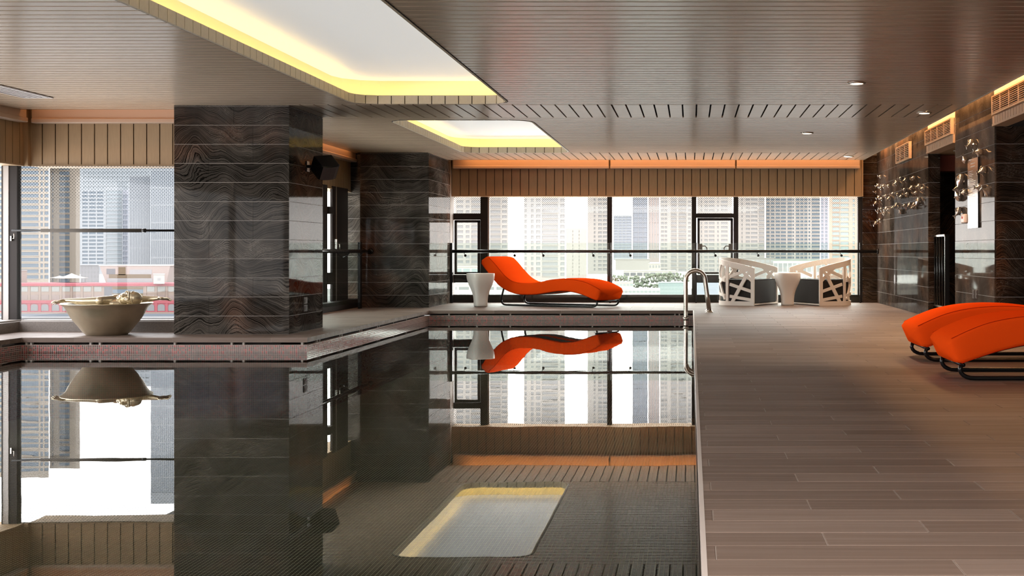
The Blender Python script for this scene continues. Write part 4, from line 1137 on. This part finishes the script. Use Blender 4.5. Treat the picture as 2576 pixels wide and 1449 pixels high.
fl = [(240, 135, 0, 1), (740, 180, 0, 1), (850, 220, -15, 1.1), (1045, 175, 0, 1.1), (630, 300, -10, 1.25), (185, 350, -20, 1.1), (250, 415, -10, .95), (325, 370, 0, 1.1), (440, 365, 0, 1),
      (830, 460, 0, 1.05), (1000, 410, -15, 1.2), (1175, 370, -15, 1.25), (1275, 440, 0, 1.15), (130, 520, 0, 1), (205, 640, -25, 1.15), (270, 680, -10, 1), (375, 610, 0, 1), (455, 665, -15, 1.1), (545, 560, 0, 1.05),
      (660, 580, 10, .95), (745, 630, -5, 1.1), (895, 560, 0, 1), (1105, 540, 0, 1.1), (135, 775, -30, 1.2), (185, 990, 10, 1), (265, 930, 0, 1.1), (385, 910, -30, 1.1), (330, 1040, 10, 1.15), (550, 890, -10, .9),
      (625, 835, -35, 1.2), (735, 990, 40, 1.35), (835, 850, 0, 1.15), (945, 835, -30, 1.3), (1055, 820, -20, 1.1), (1040, 885, -15, 1.2), (1155, 740, -55, 1.6), (235, 1195, -10, 1.1), (135, 1265, -35, 1.25)]
for x, y, a, s in fl:
    px, py = 2190 + x / 9.66, 430 + y / 9.66
    fish(px, py, .082 * s, a, 'small polished steel fish in the dense far shoal on the marble wall', G1, 30, .03)
G2 = 'larger steel fish around the plaque'
fl2 = [(1405, 160, -35, 1.2, 'topmost steel fish on the marble wall beside the plaque, nose up'), (1520, 290, 5, 1.25, 'steel fish swimming level just above the top of the steel plaque'),
       (1322, 390, 60, 1.0, 'steel fish nosing down beside the top left corner of the plaque'), (1570, 540, -15, 1.35, 'steel fish right of the plaque, the one halfway up with its tail to the left'),
       (1270, 665, -60, 1.8, 'large steel fish climbing steeply on the left of the plaque'), (1525, 765, 0, 1.15, 'steel fish right of the plaque, left one of the low pair'),
       (1630, 822, 25, 1.4, 'steel fish right of the plaque, lowest and nearest on that side'), (1322, 828, -10, 1.1, 'small steel fish left of the plaque touching its edge'),
       (1235, 880, 55, 1.5, 'plump steel fish turned downward at the left edge of the wall section'), (1243, 1085, -45, 1.4, 'lowest steel fish, above the pinkish handset box')]
for x, y, a, s, lb in fl2: fish(2180 + x / 5.368, 330 + y / 5.368, .098 * s, a, lb, G2, 30, .04)

# ---- downlights, vent ------------------------------------------------------------------
def downlight(px, py, label, z=ZC, X=None, D=None, power=70):
    if D is None: D = F * (z - EYE) / (VY - py); X = PX(px, D)
    o = tag(empty('downlight', (X, D, z)), label, 'light', 'recessed ceiling downlights')
    MB().lathe([(.062, -.012), (.085, -.010), (.090, 0), (.062, .0), (.062, -.012)], n=28).build('trim_ring', M['steel'], o)
    MB().lathe([(0, -.003), (.062, -.003)], n=24).build('lens', M['lens'], o)
    l = bpy.data.lights.new('downlight_spot', 'SPOT'); l.energy = power; l.spot_size = R(95); l.spot_blend = .6; l.color = (1, .80, .58); l.shadow_soft_size = .05
    lo = bpy.data.objects.new('downlight_spot', l); sc.collection.objects.link(lo); lo.parent = o; lo.location = (0, 0, -.03)
downlight(2155, 208, 'nearest round downlight in the board ceiling')
downlight(2325, 283, 'round downlight in the cross band nearest the right wall')
downlight(2030, 334, 'small round downlight in the middle bay of the board ceiling')
downlight(2135, 393, 'round downlight in the last cross band above the armchairs')
downlight(0, 0, 'small downlight inside the dark opening of the marble wall', 2.268, 3.62, 17.4, 5)
vt = tag(empty('ceiling_vent', (-6.76, 11.9, ZC)), 'narrow slotted air vent in the ceiling boards at the left', 'vent')
q = MB(); q.box(-.15, .15, -1.5, -1.47, -.012, .0); q.box(-.15, .15, 1.47, 1.5, -.012, 0); q.box(-.15, -.13, -1.47, 1.47, -.012, 0); q.box(.13, .15, -1.47, 1.47, -.012, 0); q.build('frame', M['frameg'], vt)
MB().box(-.13, .13, -1.47, 1.47, -.003, 0).build('backing', M['dark'], vt)
for i in range(4): MB().box(-.11 + i * .06, -.075 + i * .06, -1.47, 1.47, -.010, -.004).build('slat', M['frameg'], vt)
# ================================================================ THE CITY OUTSIDE
E = {}
def em(name, col):
    if name not in E: E[name] = hazed_ext(name, col)
    return E[name]
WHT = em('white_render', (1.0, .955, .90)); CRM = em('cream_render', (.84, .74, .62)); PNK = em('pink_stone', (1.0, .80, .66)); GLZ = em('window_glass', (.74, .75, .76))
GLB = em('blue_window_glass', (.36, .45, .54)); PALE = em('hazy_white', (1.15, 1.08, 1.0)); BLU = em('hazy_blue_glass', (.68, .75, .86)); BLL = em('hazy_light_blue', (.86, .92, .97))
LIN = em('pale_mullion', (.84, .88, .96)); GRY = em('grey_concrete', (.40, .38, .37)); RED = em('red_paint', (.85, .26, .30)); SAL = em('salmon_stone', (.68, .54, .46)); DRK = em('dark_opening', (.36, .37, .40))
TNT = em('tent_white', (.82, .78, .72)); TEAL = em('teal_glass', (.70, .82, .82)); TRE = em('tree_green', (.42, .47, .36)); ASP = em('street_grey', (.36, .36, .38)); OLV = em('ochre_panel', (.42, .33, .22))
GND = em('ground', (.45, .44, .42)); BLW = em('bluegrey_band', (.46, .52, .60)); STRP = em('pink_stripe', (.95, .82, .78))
ground = structure('city_ground'); ground['label'] = 'pale hazy city ground far below the windows'
MB().box(-1500, 1500, 200, 2500, -72, -70).build('ground_plane', GND, ground)

def shear(q, t):
    q.v = [(x + y * t, y, z) for x, y, z in q.v]; return q
def tower(name, label, D, x0, x1, ytop, ybot, cols, pitch, y0, wall, glass, wfrac=.62, depth=22, group=None, balc=(), cat='building', ymax=None, thr=11):
    X0, X1 = PX(x0, D), PX(x1, D); s = D / F
    Z0, Z1 = PZ(ybot, D), PZ(ytop, D)
    o = tag(empty(name, ((X0 + X1) / 2, D, Z0)), label, cat, group)
    ox, oy, oz = -(X0 + X1) / 2, -D, -Z0
    t = (X0 + X1) / 2 / D
    shear(MB().box(X0 + ox + .3 * s, X1 + ox - .3 * s, 1.2 * s, depth, 0, Z1 - Z0), t).build('core', wall, o)
    q = MB(); edges = [x0] + [v for c in cols for v in (c[0], c[1])] + [x1]
    for i in range(0, len(edges), 2):
        if edges[i + 1] - edges[i] > .05: q.box(PX(edges[i], D) + ox, PX(edges[i + 1], D) + ox, 0, depth * .9, 0, Z1 - Z0)
    small = MB(); nfl = 0; y = y0; nind = 0
    while y > ytop + 1: y -= pitch
    y += pitch
    ymax = ymax or ybot
    meshes = {}
    for ci, c in enumerate(cols):
        a, b = c[0], c[1]; p_ = c[2] if len(c) > 2 else pitch; yy = c[3] if len(c) > 3 else y0
        while yy - p_ > ytop: yy -= p_
        xa, xb = PX(a, D) + ox, PX(b, D) + ox; prev = Z1 + oz
        while yy + p_ * wfrac < ymax:
            zt, zb = PZ(yy, D) + oz, PZ(yy + p_ * wfrac, D) + oz
            q.box(xa, xb, .1 * s, 1.2 * s, zt, prev)
            if (b - a) >= thr and nind < 290:
                key = ci
                if key not in meshes: meshes[key] = MB().box(xa, xb, .9 * s, 1.05 * s, 0, zt - zb).mesh('window', glass)
                put('window', meshes[key], o, (0, 0, zb)); nind += 1
            else: small.box(xa, xb, .9 * s, 1.05 * s, zb, zt)
            if ci in balc: q.box(xa - .6 * s, xb + .6 * s, -1.1 * s, 1.2 * s, zb - p_ * .12 * s, zb)
            prev = zb; yy += p_
        q.box(xa, xb, .1 * s, 1.2 * s, 0, prev)
    shear(q, t).build('wall', wall, o)
    if small.v: tag(small.build('small_windows', glass, o), kind='stuff')
    return o
GB = 'hazy apartment towers beyond the back window'
tower('apartment_tower', 'cream tower seen through the left casement of the back window, behind the side table', 620, 1141, 1278, 120, 672, [(1149, 1165), (1172, 1181), (1186, 1210), (1234, 1259), (1263, 1275)], 12.6, 504, WHT, GLZ, .55, group=GB, balc=(2, 3))
tower('apartment_tower', 'white tower with wide balconies directly above the curve of the far orange lounger', 560, 1318, 1421, 120, 706, [(1320, 1325), (1336, 1342), (1349, 1359), (1364, 1403), (1410, 1420)], 13.3, 500, WHT, GLZ, .60, group=GB, balc=(3,))
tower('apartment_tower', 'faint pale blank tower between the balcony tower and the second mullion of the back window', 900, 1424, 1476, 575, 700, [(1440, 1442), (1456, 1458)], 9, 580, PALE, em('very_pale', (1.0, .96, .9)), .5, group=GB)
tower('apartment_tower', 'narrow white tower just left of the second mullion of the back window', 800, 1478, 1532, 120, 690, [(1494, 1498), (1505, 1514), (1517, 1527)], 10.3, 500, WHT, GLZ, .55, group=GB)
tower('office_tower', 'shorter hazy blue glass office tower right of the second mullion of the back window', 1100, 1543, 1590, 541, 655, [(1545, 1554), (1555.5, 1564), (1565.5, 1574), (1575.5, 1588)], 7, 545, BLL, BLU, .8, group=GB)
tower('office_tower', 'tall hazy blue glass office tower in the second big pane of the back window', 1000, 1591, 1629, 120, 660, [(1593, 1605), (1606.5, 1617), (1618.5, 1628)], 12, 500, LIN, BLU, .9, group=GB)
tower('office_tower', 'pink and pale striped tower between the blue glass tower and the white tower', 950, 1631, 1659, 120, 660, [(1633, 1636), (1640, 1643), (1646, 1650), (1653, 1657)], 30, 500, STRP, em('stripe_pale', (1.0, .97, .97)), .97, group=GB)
tower('apartment_tower', 'white tower with pale window grid behind the pool ladder and right casement', 640, 1660, 1740, 120, 684, [(1663, 1670), (1672, 1678), (1688, 1702), (1707, 1726), (1731, 1738)], 10.7, 505, WHT, GLZ, .55, group=GB, balc=(2, 3))
tower('apartment_tower', 'white tower seen through the right casement of the back window', 650, 1754, 1842, 120, 684, [(1763, 1766), (1772, 1780), (1783, 1797), (1804, 1808), (1814, 1830)], 10.7, 505, WHT, GLZ, .55, group=GB)
tower('apartment_tower', 'white tower just right of the thick mullion, behind the left lattice armchair', 700, 1851, 1924, 120, 660, [(1865, 1868), (1876, 1886), (1889, 1905), (1909, 1922)], 10.5, 500, WHT, GLZ, .5, group=GB, balc=(3,))
tower('apartment_tower', 'very wide white apartment slab with tight balconies above the right side table', 720, 1926, 2063, 120, 664, [(1928, 1936), (1939, 1948), (1951, 1962), (1964, 1977), (1981, 1992), (1993.5, 1997), (2002, 2011), (2013, 2021), (2023, 2031), (2034, 2038), (2042, 2062)], 9.1, 500, WHT, GLB, .52, group=GB, balc=(0, 1, 2, 3, 4, 6, 7, 8, 10))
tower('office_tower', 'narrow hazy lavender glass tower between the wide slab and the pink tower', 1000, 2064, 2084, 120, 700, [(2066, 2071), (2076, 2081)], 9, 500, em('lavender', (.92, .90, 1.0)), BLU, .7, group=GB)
tower('apartment_tower', 'pink stone tower with teal glass strip at the right end of the back window', 520, 2085, 2175, 120, 800, [(2094, 2112), (2114, 2135, 12, 500), (2145, 2150)], 11.8, 501, PNK, TEAL, .62, group=GB, balc=(0,))
def block(name, label, D, x0, x1, y0, y1, m_, cat='building', wins=None, glass=GLZ, depth=9, roof=None, group=None):
    X0, X1, Z0, Z1 = PX(x0, D), PX(x1, D), PZ(y1, D), PZ(y0, D); s = D / F
    o = tag(empty(name, (X0, D, Z0)), label, cat, group)
    W_, H = X1 - X0, Z1 - Z0
    t = (X0 + X1) / 2 / D
    shear(MB().box(0, W_, 0, depth, 0, H), t).build('wall', m_, o)
    shear(MB().box(-.6 * s, W_ + .6 * s, -1.0 * s, depth + s, H, H + 1.4 * s), t).build('roof', roof or m_, o)
    if wins:
        nx, ny, fx, fy = wins; me = MB().box(0, W_ / nx * fx, -.25 * s, .1, 0, H / ny * fy).mesh('window', glass)
        for i in range(nx):
            for j in range(ny): put('window', me, o, (W_ / nx * (i + (1 - fx) / 2), 0, H / ny * (j + (1 - fy) / 2)))
    return o
GL = 'low buildings beyond the back window'
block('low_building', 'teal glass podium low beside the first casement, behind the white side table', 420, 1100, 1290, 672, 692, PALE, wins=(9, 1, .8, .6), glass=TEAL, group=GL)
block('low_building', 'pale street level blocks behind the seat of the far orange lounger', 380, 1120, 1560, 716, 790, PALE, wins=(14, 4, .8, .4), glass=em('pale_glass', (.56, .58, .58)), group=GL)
block('exhibition_hall', 'plain white windowless hall right of the second mullion', 620, 1548, 1635, 653, 680, WHT, group=GL)
block('low_building', 'pale flat-roofed block with small windows left of the white tower base', 560, 1632, 1662, 664, 690, PALE, wins=(4, 2, .6, .5), group=GL)
block('low_building', 'long low white building with dark ground floor behind the trees', 540, 1568, 1700, 682, 698, PALE, wins=(8, 1, .8, .5), glass=DRK, group=GL)
block('glass_office', 'low teal glass office behind the pool ladder', 360, 1656, 1722, 712, 800, TEAL, wins=(8, 9, .85, .6), glass=em('teal_dark', (.62, .75, .75)), group=GL)
block('low_building', 'pale block with greenish windows at the foot of the far lounger', 350, 1540, 1593, 711, 800, PALE, wins=(6, 8, .8, .5), glass=TEAL, group=GL)
block('low_building', 'long pale block in front of the trees between lounger and ladder', 330, 1560, 1660, 728, 800, PALE, wins=(10, 6, .85, .45), glass=em('pale_teal', (.55, .62, .62)), group=GL)
block('glass_office', 'lavender tinted glass block under the right casement', 400, 1752, 1850, 708, 800, em('lavender_glass', (.80, .86, .96)), wins=(4, 8, .92, .85), glass=em('lavglass2', (.74, .80, .92)), group=GL)
block('low_building', 'green roofed pale hall behind the right side table', 430, 1945, 2090, 655, 800, PALE, wins=(12, 4, .8, .6), glass=em('hall_glass', (.62, .64, .64)), roof=em('green_roof', (.45, .60, .52)), group=GL)
block('low_building', 'pale hazy block behind the back of the left lattice armchair', 460, 1850, 1950, 650, 800, em('pale_warm', (.70, .66, .62)), wins=(8, 10, .7, .5), group=GL)
rnd = random.Random(3)
def tree(D, px, py, w_, h_, label):
    X, Z = PX(px, D), PZ(py, D); s = D / F
    o = tag(empty('tree', (X, D, Z - 6 * s)), label, 'tree', 'hazy trees beyond the back window')
    q = MB()
    for i in range(46):
        q.ball((rnd.uniform(-.48, .48) * w_ * s, rnd.uniform(-3, 3), (6 + rnd.uniform(-.36, .36) * h_) * s), w_ * s * rnd.uniform(.05, .12), w_ * s * .08, h_ * s * rnd.uniform(.08, .16), 7, 5)
    q.build('crown', TRE, o); MB().tube([(0, 0, -20 * s), (0, 0, 5 * s)], .8 * s, 6).build('trunk', GRY, o)
for i, (px, py, w_, h_) in enumerate(((1556, 702, 34, 24), (1586, 706, 36, 26), (1614, 704, 36, 28), (1642, 700, 36, 28), (1668, 698, 36, 26), (1694, 696, 34, 26), (1718, 698, 32, 26), (1600, 722, 40, 20), (1640, 722, 40, 20))):
    tree(450 - i * 2, px, py, w_, h_, ('hazy green tree in the rear row of the park belt, %s from the left' % ('first', 'second', 'third', 'fourth', 'fifth', 'sixth', 'seventh')[i]) if i < 7 else ('hazy green tree in the low front row of the park belt, the %s of two' % ('left', 'right')[i - 7]))

# ---- left window view ---------------------------------------------------------
GT = 'hazy towers beyond the left window'
tower('apartment_tower', 'cream tower with long blue balconies at the left edge of the left window', 520, -60, 123, 80, 712, [(-50, -12), (-8, 8), (48, 97), (102, 108), (112, 122)], 14.6, 415, CRM, GLB, .60, group=GT, balc=(0, 2))
tower('apartment_tower', 'cream slab tower with one column of blue windows, above the bronze swimmer', 535, 125, 201, 100, 712, [(131, 134), (149, 175)], 13.5, 418, CRM, GLB, .66, group=GT, balc=(1,))
tower('office_tower', 'blue and white banded tower with a flat roof in the middle of the left window', 760, 205, 262, 480, 668, [(207, 221), (224, 241), (244, 260)], 9.3, 491, BLL, GLB, .58, group=GT)
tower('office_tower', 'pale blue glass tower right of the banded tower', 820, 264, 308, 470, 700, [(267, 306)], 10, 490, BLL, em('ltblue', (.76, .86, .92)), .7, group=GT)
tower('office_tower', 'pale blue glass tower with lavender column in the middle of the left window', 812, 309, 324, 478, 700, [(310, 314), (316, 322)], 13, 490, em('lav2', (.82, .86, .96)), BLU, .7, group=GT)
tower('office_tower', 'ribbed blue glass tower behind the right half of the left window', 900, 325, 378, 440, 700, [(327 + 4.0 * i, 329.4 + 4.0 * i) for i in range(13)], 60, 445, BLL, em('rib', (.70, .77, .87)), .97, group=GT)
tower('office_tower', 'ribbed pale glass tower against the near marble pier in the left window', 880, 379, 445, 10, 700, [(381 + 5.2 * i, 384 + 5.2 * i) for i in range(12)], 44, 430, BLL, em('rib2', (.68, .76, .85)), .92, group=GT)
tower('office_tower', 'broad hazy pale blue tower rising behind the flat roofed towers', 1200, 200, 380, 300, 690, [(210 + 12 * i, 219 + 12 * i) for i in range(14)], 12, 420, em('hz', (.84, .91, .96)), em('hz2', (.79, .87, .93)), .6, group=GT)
# long red market building
D = 430; s = D / F
mk = tag(empty('market_building', (PX(0, D), D, PZ(800, D))), 'long low market building with red bands and arched windows behind the bronze bowl', 'building')
zb = PZ(800, D)
def mbx(x0, x1, y0, y1, dy, name, m_): return MB().box(PX(x0, D) - PX(0, D), PX(x1, D) - PX(0, D), -dy * s, 16, PZ(y1, D) - zb, PZ(y0, D) - zb).build(name, m_, mk)
mbx(-80, 460, 716, 762, 0, 'upper_wall', SAL); mbx(-80, 460, 762, 788, .2, 'arcade_wall', RED)
mbx(-80, 460, 713, 719.5, 2.2, 'roof_band', RED); mbx(-80, 460, 755.5, 763, 1.6, 'middle_band', RED)
mbx(-80, 460, 785, 789, 1.8, 'base_band', SAL); mbx(-80, 460, 789, 800, 3, 'street_band', BLW)
wm = MB().box(0, 18.5 * s, -.5 * s, 0, 0, 12 * s).mesh('window', em('mk_glass', (.70, .72, .68))); wm2 = MB().box(0, 18.5 * s, -.5 * s, 0, 0, 12 * s).mesh('window', em('mk_glass2', (.62, .50, .46)))
am = MB().prism([(0, 0), (18 * s, 0), (18 * s, 12 * s)] + [(9 * s + 9 * s * math.cos(R(a)), 12 * s + 5 * s * math.sin(R(a))) for a in (30, 60, 90, 120, 150)] + [(0, 12 * s)], 0, .4 * s)
am.v = [(x, -z - .3 * s, y) for x, y, z in am.v]; am = am.mesh('window', em('mk_glass3', (.56, .56, .57)))
pm_ = MB().box(0, 4 * s, -1.0 * s, 0, 0, 36 * s).mesh('pilaster', SAL); pr_ = MB().box(0, 6.5 * s, -1.2 * s, 0, 0, 24 * s).mesh('arcade_pier', RED)
for i in range(-3, 18):
    x = 51 + 26.6 * i; ox = PX(x, D) - PX(0, D)
    if not (262 < x < 350):
        put('window', wm, mk, (ox, 0, PZ(733.5, D) - zb)); put('window', wm2, mk, (ox, 0, PZ(753.5, D) - zb)); put('pilaster', pm_, mk, (ox - 5.5 * s, 0, PZ(755, D) - zb))
    put('window', am, mk, (ox, 0, PZ(782, D) - zb)); put('arcade_pier', pr_, mk, (ox - 7 * s, 0, PZ(786, D) - zb))
mbx(262, 282, 722, 755, .3, 'dark_bay', DRK); mbx(283, 360, 722, 728, .5, 'ochre_band', OLV); mbx(283, 360, 728, 738, .2, 'glass_band', GLB); mbx(283, 360, 738, 744, .5, 'ochre_band', OLV); mbx(283, 360, 744, 755, .2, 'glass_band', GLB)
# roof pavilion, tents
D = 445; s = D / F
pv = tag(empty('roof_pavilion', (PX(250, D), D, PZ(713, D))), 'roof pavilion shaped like an upturned trapezoid above the red market building', 'building')
def tz(y): return PZ(y, D) - PZ(713, D)
q = MB(); xs = [0, 178 * s, 168 * s, 16 * s]; zs = [tz(668), tz(668), tz(712), tz(712)]
q.add([(xs[i], 0, zs[i]) for i in range(4)] + [(xs[i], 14, zs[i]) for i in range(4)], [(0, 1, 2, 3), (4, 7, 6, 5), (0, 4, 5, 1), (1, 5, 6, 2), (2, 6, 7, 3), (3, 7, 4, 0)]); q.build('body', em('pav', (.82, .70, .64)), pv)
MB().box(-1 * s, 180 * s, -1 * s, 15, tz(669), tz(666.5)).build('roof_edge', PALE, pv)
for a, b, t, bo, m_ in ((18, 40, 676, 690, DRK), (76, 132, 678, 690, GLZ), (24, 130, 690, 700, OLV), (20, 134, 700, 712, GLZ), (48, 66, 672, 692, OLV)): MB().box(a * s, b * s, -.5 * s, 0, tz(bo), tz(t)).build('window', m_, pv)
block('roof_box', 'small white plant box on the red market building roof, right of the pavilion', 425, 386, 414, 691, 714, WHT, wins=(1, 1, .3, .3))
block('roof_block', 'low pinkish block on the market building roof at the left', 440, 47, 68, 682, 712, em('pk', (.60, .48, .43)))
for (px, py, w_, lb) in ((132, 695, 50, 'smaller white tent canopy on the roof terrace left of the larger one'), (184, 688, 82, 'larger white peaked tent canopy on the roof terrace above the bronze swimmer')):
    X = PX(px, D); o = tag(empty('tent_canopy', (X, D + (5 if w_ < 60 else -1), PZ(711, D))), lb, 'tent'); hz_ = PZ(py, D) - PZ(712, D); ed = PZ(700, D) - PZ(712, D); r_ = w_ / 2 * s
    prof = [(r_ * f, ed + (hz_ - ed) * (1 - f) ** 1.6) for f in (1, .8, .6, .4, .2, .05, 0)]
    MB().lathe([(r_, ed - .6 * s)] + prof, n=8).build('canopy', TNT, o)
    for k in range(6): MB().tube([(r_ * .9 * math.cos(k * R(60)), r_ * .9 * math.sin(k * R(60)), 0), (r_ * .9 * math.cos(k * R(60)), r_ * .9 * math.sin(k * R(60)), ed)], .35 * s, 5).build('pole', PALE, o)
block('low_building', 'pale grey classical block left of the roof pavilion', 600, 202, 250, 668, 712, em('pg', (.80, .80, .84)), wins=(6, 4, .4, .5))
block('street_deck', 'grey street viaduct below the market building', 400, -80, 460, 801, 830, em('via', (.50, .50, .50)), cat='road')
